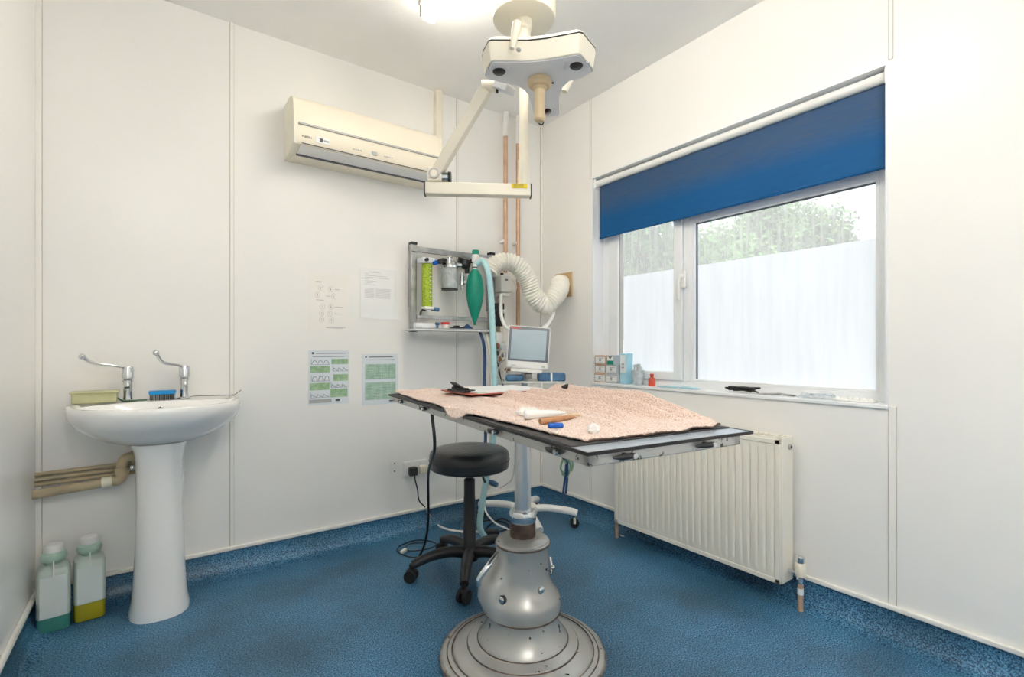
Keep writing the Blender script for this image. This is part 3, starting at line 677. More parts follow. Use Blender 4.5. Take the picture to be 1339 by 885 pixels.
MB().ringtube([(c.x+.010*math.cos(a), 2.346, c.z+.010*math.sin(a)) for a in [i*math.pi/4 for i in range(8)]], .002, 6, 3).build('overflow_ring', 'chrome', sink)
c = bk(228, 529, 2.36); MB().ball(c, .005, 10).build('chain_stay', 'chrome', sink)
def tap(x, y, ex, ey, ez, label):
    t = thing('lever_tap', label, 'tap', (x, y, .775), group='lever taps on the sink')
    MB().lathe((x, y, 0), [(.021, .776), (.021, .781), (.015, .784), (.0135, .80), (.0135, .848), (.016, .85), (.016, .856), (.012, .86)], 24).build('tap_body', 'chrome', t)
    MB().lathe((x, y, 0), [(.014, .860), (.0185, .864), (.0185, .902), (.015, .909), (0, .910)], 24).build('tap_head', 'chrome', t)
    MB().tube([(x, y, .846), (x, y-.02, .850), (x, y-.045, .846), (x, y-.055, .832)], .0095, 12).build('spout', 'chrome', t)
    P = smooth_path([(x, y, .903), (x+(ex-x)*.25, y+(ey-y)*.25, .912), (x+(ex-x)*.75, y+(ey-y)*.75, .925), (ex, ey, ez)], 6)
    MB().sweep(P, [.0045+.0025*(i/(len(P)-1)) for i in range(len(P))], 10).build('lever', 'chrome', t)
    MB().ball((ex, ey, ez), .011, 12, sz=1.0).build('lever_end', 'chrome', t)
tap(-.088, 2.405, -.217, 2.36, .949, 'chrome lever tap on the sink beside the yellowed plastic box')
tap(.093, 2.405, -.0, 2.32, .962, 'chrome lever tap on the sink behind the blue brush')
bx = MB(); P_ = [(-.247, 2.355), (-.118, 2.365), (-.118, 2.425), (-.247, 2.425)]
bx.prism([(x, y, .777) for x, y in P_], [(x-.0, y, .818) for x, y in P_])
sb = thing('soap_box', 'yellowed clear plastic box on the sink rim next to a tap', 'box', (-.18, 2.39, .777))
bx.build('box_body', 'dirtpl', sb, bevel=.005)
B((-.252, 2.350, .814), (-.113, 2.430, .822)).build('lid', 'dirtpl', sb, bevel=.003)
nb = thing('nail_brush', 'bright blue nail brush with black bristles on the sink rim', 'brush', (.02, 2.395, .777))
MB().prism([(-.022, 2.372, .797), (.062, 2.372, .797), (.062, 2.418, .797), (-.022, 2.418, .797)], [(-.024, 2.370, .812), (.066, 2.370, .812), (.066, 2.42, .812), (-.024, 2.42, .812)]).build('brush_back', 'bluebrush', nb, bevel=.003)
br = MB()
for i in range(14):
    for k in range(7): br.sweep([(-.018+i*.0058, 2.376+k*.0062, .777), (-.018+i*.0058, 2.376+k*.0062, .798)], .0022, 5)
struct(br.build('bristles', 'black', nb, fix=False), 'stuff')
tag(MB().tube([(-.118, 2.40, .790), (-.10, 2.385, .779), (-.07, 2.38, .7785), (-.05, 2.39, .779), (-.028, 2.385, .779)], .003, 6).build('plug_chain', 'dkgreen'), 'dark green chain lying on the sink rim between box and brush', 'chain')
tag(MB().tube([(.068, 2.40, .778), (.13, 2.43, .781), (.19, 2.425, .780), (.24, 2.42, .779), (.27, 2.40, .781), (.285, 2.41, .79), (.30, 2.43, .797)], .0016, 6).build('thin_wire', 'ink'), 'thin dark wire trailing along the sink rim to its end', 'wire')
# pipes under the sink
wp = thing('waste_pipe', 'yellowed plastic waste pipe bending from the left wall into the sink pedestal', 'pipe', (-.2, 2.41, .45))
MB().cyl((XL, 2.405, .462), (-.15, 2.405, .474), .0165).build('pipe_run', 'oldplastic', wp)
MB().cyl((-.165, 2.405, .473), (-.135, 2.405, .475), .021).build('coupling', 'cream_l', wp)
MB().tube([(-.14, 2.405, .475), (-.115, 2.405, .478), (-.105, 2.405, .50), (-.105, 2.405, .53), (-.095, 2.405, .556), (-.07, 2.405, .562), (-.02, 2.40, .562)], .0185, 16).build('elbow', 'oldplastic', wp)
MB().cyl((-.105, 2.405, .500), (-.105, 2.405, .524), .023).build('coupling', 'oldplastic', wp)
MB().cyl((-.078, 2.405, .562), (-.060, 2.405, .562), .022).build('coupling', 'oldplastic', wp)
for i, (z, lab) in enumerate([(.524, 'topmost of three thin brown pipes below the sink'), (.506, 'middle of three thin brown pipes below the sink'), (.488, 'lowest of three thin brown pipes below the sink, just above the waste pipe')]):
    tag(MB().cyl((XL, 2.445, z), (-.0, 2.445, z+.006), .0078, n=12).build('supply_pipe', 'oldplastic'), lab, 'pipe', 'thin supply pipes below the sink')
iv = thing('isolation_valve', 'small chrome valve on the pipes left of the sink pedestal', 'valve', (-.085, 2.40, .52))
MB().ball((-.072, 2.39, .522), .012, 12).build('valve_body', 'chrome', iv)
c = bk(236, 604, 2.36); tag(MB().tube([c+Vector((0, 0, .02)), c+Vector((.006, 0, .0)), c+Vector((0, 0, -.02)), c+Vector((-.004, .01, -.035))], .0055, 8).build('fixing_bracket', 'cream_l'), 'small cream bracket at the right side of the sink pedestal', 'bracket')

# ------------------------------------------------------------------ bottles on the floor
def bottle(cx, cy, rz, liq, lh, label):
    t = thing('disinfectant_bottle', label, 'bottle', (cx, cy, .003), rz, 'square bottles beside the sink')
    a, b_ = .045, .048
    def sq(k, z, r=.8): return [(a*k*math.copysign(abs(math.cos(x))**.35, math.cos(x)), b_*k*math.copysign(abs(math.sin(x))**.35, math.sin(x)), z) for x in [2*math.pi*i/40 for i in range(40)]]
    def stack(rs):
        m = MB(); n = 40; vs = [v for r_ in rs for v in r_]; fs = [tuple(range(n))[::-1], tuple(range((len(rs)-1)*n, len(rs)*n))]
        for i in range(len(rs)-1):
            for k in range(n): fs.append((i*n+k, i*n+(k+1) % n, (i+1)*n+(k+1) % n, (i+1)*n+k))
        return m.add(vs, fs)
    stack([sq(.95, 0), sq(1.0, .006), sq(1.0, lh)]).build('liquid', liq, t, local=True)
    stack([sq(1.0, lh), sq(1.0, .195), sq(.92, .212), sq(.6, .222)]).build('bottle_body', 'hdpe', t, local=True)
    MB().lathe((0, 0, 0), [(.022, .215), (.022, .226), (.033, .234), (.037, .246), (.034, .258), (.024, .264), (.024, .266)], 28).build('dosing_neck', 'bulb', t, local=True)
    MB().lathe((0, 0, 0), [(.025, .264), (.026, .267), (.025, .286), (.022, .289), (0, .289)], 28).build('cap', 'white', t, local=True)
    MB().box((-.036, -b_-.0012, lh+.002), (.036, -b_+.001, .192)).build('label_panel', 'label', t, local=True, bevel=.003)
    MB().sweep([(.0, -b_-.002, .190), (0, -b_+.004, .218), (.0, -.036, .240)], .0022, 6).build('dosing_tube', 'white', t, local=True)
bottle(-.292, 2.350, .12, 'tealliq', .050, 'square milky bottle with teal liquid, standing in the corner')
bottle(-.198, 2.375, .12, 'yelliq', .062, 'square milky bottle with yellow liquid, standing nearer the sink pedestal')

# ------------------------------------------------------------------ operating table
RZT = -math.radians(6.3); TC = Vector((.95, 1.26, 0))
ex = Vector((math.cos(RZT), math.sin(RZT), 0)); ey = Vector((-math.sin(RZT), math.cos(RZT), 0))
N0 = Vector((.619, .630, .795))                         # near left corner of the plate
tb = thing('operating_table', 'steel topped hydraulic operating table on a round grey cast base', 'table', tuple(TC), RZT)
def tl(p): d = p-TC; return Vector((d.dot(ex), d.dot(ey), p.z))
n0 = tl(N0); TWD, TLN, TZ = .46, 1.27, .795
x0, y0 = n0.x, n0.y; x1, y1 = x0+TWD, y0+TLN
MB().box((x0, y0, TZ-.005), (x1, y1, TZ-.0005)).build('top_plate', 'plate', tb, bevel=.0015, local=True)
ed = MB()
for a, b_ in (((x0-.002, y0-.002), (x1+.002, y0+.002)), ((x0-.002, y1-.002), (x1+.002, y1+.002)), ((x0-.002, y0), (x0+.002, y1)), ((x1-.002, y0), (x1+.002, y1))): ed.box((a[0], a[1], TZ-.006), (b_[0], b_[1], TZ+.0005))
ed.build('plate_edging', 'black', tb, local=True, fix=False)
MB().box((x0+.004, y0+.055, TZ-.0005), (x1-.004, y1-.004, TZ+.0025)).build('table_mat', 'mat', tb, local=True, bevel=.001)
fx0, fx1, fy0, fy1 = x0+.006, x1-.036, y0+.004, y1-.03
fm = MB(); zt, zb = TZ-.005, TZ-.027
fm.box((fx0, fy0, zb), (fx0+.022, fy1, zt)); fm.box((fx1-.022, fy0, zb), (fx1, fy1, zt)); fm.box((fx0, fy0, zb), (fx1, fy0+.022, zt)); fm.box((fx0, fy1-.022, zb), (fx1, fy1, zt))
fm.build('top_frame', 'wornsteel', tb, local=True, bevel=.002, fix=False)
MB().box((fx0+.01, fy0+.01, TZ-.012), (fx1-.01, fy1-.01, TZ-.006)).build('under_tray', 'steel', tb, local=True)
uf = MB(); uf.box((-.05, -.34, TZ-.045), (-.02, .34, TZ-.012)); uf.box((.02, -.34, TZ-.045), (.05, .34, TZ-.012)); uf.box((-.09, -.09, TZ-.055), (.09, .09, TZ-.03))
uf.build('cross_rails', 'steel', tb, local=True, bevel=.003, fix=False)
def edge_v(px):
    k = (px-CX)/FPX; wv = Vector((RX[0]-k*AX[0], RX[1]-k*AX[1], 0)); return -(N0.dot(wv))/(ey.dot(wv))
def edge_u(px):
    k = (px-CX)/FPX; wv = Vector((RX[0]-k*AX[0], RX[1]-k*AX[1], 0)); return -(N0.dot(wv))/(ex.dot(wv))
def cleat(pos, along, outw):
    c = Vector(pos); al = Vector(along); ou = Vector(outw)
    k = MB(); k.sweep([c+ou*.006-al*.030, c+ou*.010-al*.012, c+ou*.010+al*.012, c+ou*.006+al*.024], [.002, .0055, .006, .004], 8)
    k.cyl(c, c+ou*.010, .006, n=12); o = k.build('tie_cleat', 'black', tb, local=True)
    s = MB().cyl(c+ou*.009+al*.016, c+ou*.016+al*.016, .0055, n=14); s.build('cleat_screw', 'chrome', o, local=True)
for px in (524, 553, 645, 724):
    cleat((fx0, y0+edge_v(px), TZ-.015), (0, -1, 0), (-1, 0, 0))
for px in (817, 922):
    cleat((x0+edge_u(px), fy0, TZ-.015), (1, 0, 0), (0, -1, 0))
# cast base
base = MB().lathe((0, 0, 0), [(.25, 0), (.262, .004), (.264, .014), (.261, .021), (.2555, .024)], 96); base.build('base_rim', 'castrim', tb, local=True)
MB().lathe((0, 0, 0), [(.254, .001), (.2555, .024), (.250, .0275), (.243, .0285), (.238, .029), (.232, .033), (.226, .034), (.223, .031), (.219, .031), (.213, .038), (.19, .046), (.176, .050), (.174, .055), (.168, .057), (.150, .061), (.144, .064), (.142, .068), (.139, .074), (.130, .084), (.118, .104), (.110, .128), (.108, .150)], 96).build('base_bell', 'cast', tb, local=True)
for r_, z in ((.2395, .0285), (.2245, .0325), (.1755, .0505), (.1435, .0645)):
    MB().ringtube([(r_*math.cos(a), r_*math.sin(a), z) for a in [i*math.pi/12 for i in range(24)]], .0022, 6, 3).build('worn_edge', 'rust', tb, local=True)
A0 = math.atan2(-.6, -1) + 0      # bulge direction, in camera terms: to the left and towards the viewer
vb = cl(-.92, -.40); bang = math.atan2(vb.dot(ey), vb.dot(ex))
def bulge(a, z, r):
    d = (a-bang+math.pi) % (2*math.pi)-math.pi
    k = 1/(1+(d/.50)**6); e = 0.050*math.exp(-((z-.245)/.045)**2) if z > .245 else .050*math.exp(-((z-.245)/.060)**2)
    return r+k*e
MB().lathe((0, 0, 0), [(.106, .148), (.118, .152), (.121, .160), (.122, .175), (.119, .192), (.114, .204), (.105, .215), (.096, .230), (.089, .247), (.0845, .268), (.083, .32), (.083, .356), (.086, .360), (.086, .366), (.080, .372)], 128, mod=bulge).build('pump_housing', 'cast', tb, local=True)
MB().lathe((0, 0, 0), [(.083, .366), (.082, .372), (.074, .378), (.060, .382), (.050, .383), (.0, .383)], 64).build('housing_cap', 'cast', tb, local=True)
MB().ringtube([(.0865*math.cos(a), .0865*math.sin(a), .3615) for a in [i*math.pi/12 for i in range(24)]], .0022, 6, 3).build('worn_edge', 'rust', tb, local=True)
MB().ringtube([(.119*math.cos(a), .119*math.sin(a), .1515) for a in [i*math.pi/12 for i in range(24)]], .002, 6, 3).build('worn_edge', 'rust', tb, local=True)
MB().lathe((0, 0, 0), [(.041, .382), (.0415, .39), (.0405, .428), (.038, .430)], 48).build('rusty_collar', 'rust', tb, local=True)
MB().lathe((0, 0, 0), [(.040, .428), (.0425, .432), (.0425, .458), (.039, .464), (.026, .466)], 48).build('chrome_collar', 'chrome', tb, local=True)
MB().lathe((0, 0, 0), [(.026, .462), (.0258, TZ-.04)], 40).build('lift_column', 'satin', tb, local=True)
def onbody(px, py, out=.0):                                  # point on the housing seen in the photo
    for s in [1.3+i*.001 for i in range(500)]:
        p = tl(dp(px, py, s)); a = math.atan2(p.y, p.x); r_ = math.hypot(p.x, p.y)
        pf_ = [(.106, .148), (.121, .160), (.122, .175), (.119, .192), (.114, .204), (.105, .215), (.096, .230), (.089, .247), (.0845, .268), (.083, .37)]
        if not pf_[0][1] < p.z < .37: continue
        for i in range(len(pf_)-1):
            if pf_[i][1] <= p.z <= pf_[i+1][1]:
                t_ = (p.z-pf_[i][1])/(pf_[i+1][1]-pf_[i][1]); rb = pf_[i][0]*(1-t_)+pf_[i+1][0]*t_; break
        if r_ <= bulge(a, p.z, rb): return p, Vector((math.cos(a), math.sin(a), .15)).normalized()
    return None
for px, py, r_ in ((657, 784, .013), (707, 771, .011)):
    res = onbody(px, py)
    if res:
        p, nn = res; o = MB().lathe(p-nn*.004, [(r_, 0), (r_, .008), (r_*.85, .010), (0, .010)], 24, axis=tuple(nn)).build('round_boss', 'black' if px < 680 else 'steel', tb, local=True)
        MB().lathe(p-nn*.004, [(r_*.78, 0), (r_*.78, .011), (r_*.6, .0125), (0, .0125)], 24, axis=tuple(nn)).build('boss_cap', 'chrome', o, local=True)
pl = [dp(652, 722, 1.56), dp(640, 738, 1.515), dp(627, 756, 1.50), dp(626, 765, 1.50)]
MB().sweep(smooth_path(pl), .009, 12).build('pump_lever', 'chrome', tb)
pq = [dp(719, 728, 1.57), dp(721, 742, 1.56), dp(720, 750, 1.55)]
MB().sweep(smooth_path(pq), .005, 8).build('release_lever', 'chrome', tb); MB().ball(pq[1]+RXv*.003, .009, 10).build('release_knob', 'chrome', tb)

# ------------------------------------------------------------------ towel
ca = cl(-.262, 1.81, 0); cb = cl(-.134, 1.622, 0); ccx = cl(.066, 1.915, 0)
wx = (ca-cb).normalized(); ly = Vector((0, 0, 1)).cross(wx); ly = ly if ly.dot(ccx-cb) > 0 else -ly
def th(u, v):
    z = .009+.010*noise.noise(Vector((u*9, v*5, 1)))+.005*noise.noise(Vector((u*20, v*14, 4)))
    def ridge(u0, v0, u1, v1, w_, h_):
        dx, dy = u1-u0, v1-v0; L = dx*dx+dy*dy; t_ = max(0, min(1, ((u-u0)*dx+(v-v0)*dy)/L)); tr = ((u-u0)*dx+(v-v0)*dy)/L; tp = max(0, min(1, (tr+.12)/.3))*max(0, min(1, (1.12-tr)/.3)); tp = tp*tp*(3-2*tp); d = ((u-u0)*dy-(v-v0)*dx)/math.sqrt(L)+.012*noise.noise(Vector((v*11, u0*50, 0))); return h_*tp*math.exp(-(d/(w_*(.45 if d < 0 else 1.5)))**2)
    z += ridge(.425, .16, .40, 1.12, .018, .048) + ridge(.350, .14, .31, .90, .012, .038) + ridge(.27, .20, .23, .82, .011, .032)+ridge(.40, .08, .37, .30, .010, .016)+ridge(.17, .45, .15, .72, .010, .012)+ridge(.20, .12, .19, .40, .010, .010)
    z += ridge(.08, 1.08, .04, 1.22, .02, .012)+ridge(.16, .10, .22, .42, .02, .010)+ridge(.25, 1.05, .38, 1.18, .03, .018)+ridge(.02, .5, .03, .8, .02, .008)
    wp_ = TC+ex*(x0+u)+ey*(y0+v)-cb; aa, bb_ = wp_.dot(wx), wp_.dot(ly)                # pressed flat below the clipboard
    out = max(-aa-.0, aa-.225, -bb_, bb_-.32, 0)
    z = min(z, .016+max(0, out-.03)*.5)
    return max(z, .003)
tw = MB(); NU, NV = 170, 300; idx = {}
def uL(v): return .022+.010*noise.noise(Vector((v*8, 0, 3)))-.030*math.exp(-((v-.62)/.13)**2)-.016*math.exp(-((v-.95)/.10)**2)+(.012 if v < .4 else 0)*(.4-v)/.4*2
def uR(v): return .448+.006*noise.noise(Vector((v*9, 2, 3)))
def vN(u): return .062+.014*noise.noise(Vector((u*10, 5, 0)))+.006*math.sin(u*60)
for j in range(NV+1):
    for i in range(NU+1):
        a = i/NU; bq = j/NV
        vv0 = vN(a*.45); v = vv0+(1.262-vv0)*bq; u = uL(v)+(uR(v)-uL(v))*a
        e = min(a*NU/4, (NU-i)/4, j/4, 1); zz = th(u, v)*(.35+.65*min(1, e))+.002*noise.noise(Vector((u*90, v*90, 0)))
        dn = 0
        if u < .004: dn = (.004-u)*1.6
        idx[(i, j)] = len(tw.v); tw.v.append(Vector((x0+max(u, -.007), y0+v, TZ+.0045+zz-dn)))
for j in range(NV):
    for i in range(NU): tw.f.append((idx[i, j], idx[i+1, j], idx[i+1, j+1], idx[i, j+1]))
towel = thing('towel', 'rumpled peach terry towel spread over the operating table', 'towel', (TC.x, TC.y, TZ), RZT)
inv = Matrix.LocRotScale(Vector((0, 0, -TZ)), None, None)
tw.v = [v-Vector((0, 0, TZ)) for v in tw.v]
o = tw.build('towel_cloth', 'towel', towel, local=True, fix=False, solid=.004)
hm = MB(); P = [tw.v[idx[i, 0]]-Vector((0, .001, .001)) for i in range(0, NU+1, 2)]
hm.sweep(P, .0022, 6).build('dark_binding', 'rust', towel, local=True)
def on_tw(px, py, dz=0.0):                                     # point of the towel surface seen at this pixel
    for s in [.8+i*.002 for i in range(700)]:
        p = dp(px, py, s); q_ = tl(p); u, v = q_.x-x0, q_.y-y0
        if q_.z <= TZ+.0065+th(u, v): return Vector((p.x, p.y, p.z+dz))
    return dp(px, py, 1.2)
# things lying on the towel
a = on_tw(687, 549, .012); c = on_tw(740, 546, .012)
t = thing('ointment_tube', 'white capped tube lying on the towel in front of the gauze', 'tube', tuple(a))
dv = (c-a); MB().sweep([a, a+dv*.03, a+dv*.6, a+dv*.78, a+dv], [.0105, .011, .0085, .0065, .002], 18).build('tube_body', 'white', t)
MB().sweep([a-dv.normalized()*.003, a+dv*.02], [.0100, .0112], 18).build('end_cap', 'lampgrey', t)
a = on_tw(706, 555, .007); c = on_tw(752, 549, .007)
t = thing('brown_vial', 'brown wrapped stick lying beside the white capped tube', 'wrapped stick', tuple(a)); dv = c-a
MB().sweep([a, a+dv*.1, a+dv*.75, a+dv], [.006, .0075, .0065, .003], 12).build('wrapped_body', 'brownwrap', t)
a = on_tw(742, 545, .004); c = on_tw(759, 544, .004); tag(MB().sweep([a, c], [.0035, .0025], 8).build('wooden_stick', 'beige'), 'short wooden stick beyond the tip of the white tube', 'stick')
a = on_tw(717, 560, .006); c = on_tw(736, 560, .006); tag(MB().sweep([a, a+(c-a)*.06, a+(c-a)*.94, c], [.0045, .0058, .0058, .0045], 16).build('bottle_cap', 'bluecap'), 'small blue cylindrical cap on the near part of the towel', 'cap')
def crumple(c, rx, ry, rz_, seed, n=22):
    m = MB(); m.ball((0, 0, 0), 1, n); 
    for i, v in enumerate(m.v):
        k = 1+.28*noise.noise(v*2.0+Vector((seed, 0, 0)))+.10*noise.noise(v*6+Vector((0, seed, 0))); m.v[i] = Vector((c[0]+v.x*k*rx, c[1]+v.y*k*ry, c[2]+v.z*k*rz_))
    return m
a = on_tw(776, 566, .008); tag(crumple(a, .013, .012, .011, 3).build('cotton_ball', 'gauze'), 'white cotton wool ball at the near edge of the towel', 'cotton')
a = on_tw(690, 542, .006); tag(crumple(a, .030, .024, .013, 7, 28).build('gauze_swab', 'gauze'), 'crumpled white gauze swab behind the capped tube', 'gauze')
# clipboard
CZ = TZ+.0285
cbd = thing('clipboard', 'red brown clipboard holding white paper on the far end of the towel', 'clipboard', (cb.x, cb.y, CZ))
def cbp(a_, b_, z): return cb+wx*a_+ly*b_+Vector((0, 0, CZ+z))
MB().prism([cbp(0, 0, 0), cbp(.225, 0, 0), cbp(.225, .32, 0), cbp(0, .32, 0)], [cbp(0, 0, .004), cbp(.225, 0, .004), cbp(.225, .32, .004), cbp(0, .32, .004)]).build('backing_board', 'board', cbd, bevel=.001)
MB().prism([cbp(.008, .03, .004), cbp(.217, .03, .004), cbp(.217, .312, .004), cbp(.008, .312, .004)], [cbp(.008, .03, .009), cbp(.217, .03, .009), cbp(.217, .312, .009), cbp(.008, .312, .009)]).build('paper', 'paper', cbd)
ck = MB(); ck.prism([cbp(.05, .002, .004), cbp(.175, .002, .004), cbp(.165, .05, .009), cbp(.06, .05, .009)], [cbp(.05, .002, .012), cbp(.175, .002, .012), cbp(.165, .05, .013), cbp(.06, .05, .013)])
ck.sweep([cbp(.06, .02, .014), cbp(.165, .02, .014)], .007, 10); ck.prism([cbp(.08, .02, .014), cbp(.145, .02, .014), cbp(.13, -.012, .036), cbp(.095, -.012, .036)], [cbp(.08, .024, .017), cbp(.145, .024, .017), cbp(.13, -.008, .039), cbp(.095, -.008, .039)])
ck.build('spring_clip', 'black', cbd, fix=False)

# ------------------------------------------------------------------ stool
st = cl(-.185, 2.15); stool = thing('wheeled_stool', 'black vinyl round stool on five castors beside the operating table', 'stool', tuple(st))
MB().lathe((st.x, st.y, 0), [(0, .458), (.12, .456), (.160, .458), (.170, .464), (.173, .48), (.173, .515), (.169, .530), (.158, .540), (.14, .545), (.09, .548), (.0, .549)], 64).build('seat', 'vinyl', stool)
MB().ringtube([(st.x+.1735*math.cos(a), st.y+.1735*math.sin(a), .498) for a in [i*math.pi/10 for i in range(20)]], .0018, 6, 3).build('seat_seam', 'rubber', stool)
MB().lathe((st.x, st.y, 0), [(.012, .46), (.012, .44), (.015, .44), (.015, .41), (.0, .41)], 24).build('gas_piston', 'black', stool)
MB().lathe((st.x, st.y, 0), [(.021, .412), (.024, .409), (.024, .34), (.0245, .34), (.026, .30), (.026, .22), (.0275, .218), (.0275, .125), (.030, .12), (.030, .11), (0, .11)], 32).build('column_cover', 'black', stool)
MB().lathe((st.x, st.y, 0), [(.030, .122), (.038, .112), (.040, .085), (.036, .062), (0, .06)], 32).build('hub', 'black', stool)
sv = MB(); sv.tube([(st.x, st.y, .448)]+[tuple(st+RXv*a_+Vector((0, 0, z)) - Vector((AX[0], AX[1], 0))*.02) for a_, z in ((.03, .445), (.055, .43), (.07, .40))], .005, 8); sv.build('height_lever', 'black', stool)
for k in range(5):
    a = math.radians(-90+72*k); d = RXv*math.cos(a)+Vector((AX[0], AX[1], 0))*math.sin(a)
    P = [st+d*r_+Vector((0, 0, z)) for r_, z in ((.02, .095), (.08, .105), (.15, .100), (.21, .083), (.245, .070))]
    P = smooth_path(P); lg = MB().sweep(P, [.026-.008*(i/(len(P)-1)) for i in range(len(P))], 12); lg = lg.build('leg', 'black', stool)
    cc = st+d*.25; sd = Vector((-d.y, d.x, 0)) if k % 2 else (d*.5+Vector((-d.y, d.x, 0))).normalized()
    cs = MB(); cs.cyl(cc+Vector((0, 0, .075)), cc+Vector((0, 0, .035)), .009, n=12)
    cs.cyl(cc+sd*.021+Vector((0, 0, .0262)), cc+sd*.006+Vector((0, 0, .0262)), .026); cs.cyl(cc-sd*.021+Vector((0, 0, .0262)), cc-sd*.006+Vector((0, 0, .0262)), .026)
    cs.cyl(cc-sd*.008+Vector((0, 0, .0262)), cc+sd*.008+Vector((0, 0, .0262)), .011, n=12)
    cs.ball(cc+Vector((0, 0, .046)), .022, 12, sz=.5)
    cs.build('castor', 'rubber', stool, fix=False)

# ------------------------------------------------------------------ radiator
RXF, RXB = 1.90, 1.985; ry0, ry1, rz0, rz1 = .916, 1.739, .090, .635
rad = thing('radiator', 'cream panel radiator on the wall under the window', 'radiator', (1.95, 1.33, rz0))
pn = MB()
nr = 25; pitch = (ry1-ry0-.05)/nr; zs = [rz0+.03, rz0+.05, rz1-.05, rz1-.03]
pn.box((RXF, ry0, rz0), (RXF+.008, ry0+.022, rz1)); pn.box((RXF, ry1-.022, rz0), (RXF+.008, ry1, rz1)); pn.box((RXF, ry0, rz0), (RXF+.008, ry1, rz0+.02)); pn.box((RXF, ry0, rz1-.02), (RXF+.008, ry1, rz1))
pn.box((RXF+.004, ry0, rz0), (RXF+.014, ry1, rz1))
pn.build('front_frame', 'radiator', rad, bevel=.003, fix=False)
rb = MB(); NP = nr*8; cols = []
for i in range(NP+1):
    y = ry0+.024+(ry1-ry0-.048)*i/NP; ph = (i % 8)/8; g = .004 if ph in (0, .125) else 0
    rows = []
    for z, k in ((rz0+.02, 0), (rz0+.040, 0), (rz0+.050, 1), (rz1-.050, 1), (rz1-.040, 0), (rz1-.02, 0)): rows.append(len(rb.v)); rb.v.append(Vector((RXF+.001-.002*(k and g == 0)+g*k*.7, y, z)))
    cols.append(rows)
for i in range(NP):
    for k in range(5): rb.f.append((cols[i][k], cols[i][k+1], cols[i+1][k+1], cols[i+1][k]))
rb.build('ribbed_panel', 'radiator', rad)
sp = MB(); sp.box((RXF+.003, ry0-.008, rz0+.004), (RXB, ry0+.001, rz1+.008)); sp.build('side_panel', 'radiator', rad, bevel=.003)
sp = MB(); sp.box((RXF+.003, ry1-.001, rz0+.004), (RXB, ry1+.008, rz1+.008)); sp.build('side_panel', 'radiator', rad, bevel=.003)
tg = MB(); tg.box((RXF+.003, ry0, rz1), (RXF+.018, ry1, rz1+.006)); tg.box((RXB-.015, ry0, rz1), (RXB, ry1, rz1+.006))
for i in range(41): y = ry0+i*(ry1-ry0)/40.0; tg.box((RXF+.018, y-.002, rz1), (RXB-.015, y+.002, rz1+.005))
tg.build('top_grille', 'radiator', rad, fix=False)
MB().box((RXB-.014, ry0, rz0), (RXB-.004, ry1, rz1)).build('rear_panel', 'radiator', rad)
cf = MB()
for i in range(60): y = ry0+.01+i*(ry1-ry0-.02)/59; cf.box((RXF+.014, y-.0015, rz0+.02), (RXB-.014, y+.0015, rz1-.01))
cf.build('convector_fins', 'radiator', rad, fix=False, smooth=False)
c = Vector((1.955, ry0-.008, rz1-.03)); MB().cyl(c, c+Vector((0, -.006, 0)), .011, n=16).build('vent_plug', 'greyp', rad); MB().cyl(c+Vector((0, -.005, 0)), c+Vector((0, -.009, 0)), .005, n=8).build('vent_screw', 'ink', rad)
for y in (ry0+.1, ry1-.1): B((RXB, y-.012, rz0+.05), (XR, y+.012, rz1-.05)).build('wall_bracket', 'radiator', rad)
rvv = thing('radiator_valve', 'cream and chrome radiator valve with copper tail pipe at the floor', 'valve', (1.95, .865, 0))
VX, VY = 1.950, .866
MB().lathe((VX, VY, 0), [(.016, .13), (.018, .135), (.018, .175), (.015, .18), (0, .18)], 24).build('valve_body', 'cream', rvv)
MB().lathe((VX, VY, 0), [(.014, .180), (.015, .184), (.015, .200), (.010, .204), (0, .204)], 24).build('valve_head', 'chrome', rvv)
MB().cyl((VX, VY+.01, .135), (VX, ry0-.006, .135), .009, n=14).build('tail_joint', 'chrome', rvv)
MB().lathe((VX, VY, 0), [(.013, .13), (.013, .105), (.009, .10), (0, .10)], 6).build('compression_nut', 'chrome', rvv)
MB().cyl((VX, VY, .104), (VX, VY, .001), .0095, n=16).build('tail_pipe', 'copper', rvv)
MB().lathe((VX, VY, 0), [(.0105, .085), (.0105, .062), (0, .062)], 16).build('paper_tape', 'paper', rvv)
tag(MB().tube([(1.935, ry1+.018, .0), (1.935, ry1+.018, .10), (1.935, ry1+.016, .125), (1.935, ry1+.006, .13)], .0085, 12).build('radiator_tail_pipe', 'copper'), 'copper tail pipe rising from the floor at the far end of the radiator', 'pipe')
t = thing('floor_fitting', 'small pale plastic clip on the floor below the far end of the radiator', 'clip', tuple(fl(816, 700)))
a = fl(811, 699, .004); c = fl(822, 702, .004); MB().ringtube([a, a+(c-a)*.5+Vector((.012, 0, 0)), c, a+(c-a)*.5-Vector((.012, 0, 0))], .003, 6).build('clip_ring', 'white', t)

# ------------------------------------------------------------------ shelf rack with breathing apparatus
rk = thing('rail_rack', 'steel rail frame with a white shelf holding breathing equipment', 'rack', (1.3, YB, 1.07))
YR = 2.43
xl = 1.105; xr = 1.60
MB().bar((xl, YR, 1.075), (xl, YR, 1.535), .032, .030, up=(0, 1, 0)).build('upright', 'steel', rk, bevel=.003)
MB().bar((xr, YR, 1.075), (xr, YR, 1.535), .032, .030, up=(0, 1, 0)).build('upright', 'steel', rk, bevel=.003)
for z in (1.075, 1.535):
    for x in (xl, xr):
        MB().box((x-.018, YR-.018, z-.009), (x+.018, YR+.018, z+.006)).build('end_cap', 'black', rk, bevel=.003)
B((xl-.02, YR-.028, 1.487), (xr+.03, YR-.012, 1.517)).build('upper_rail', 'steel', rk, bevel=.002)
B((xl+.01, YR-.028, 1.135), (xr+.03, YR-.016, 1.155)).build('lower_rail', 'steel', rk, bevel=.002)
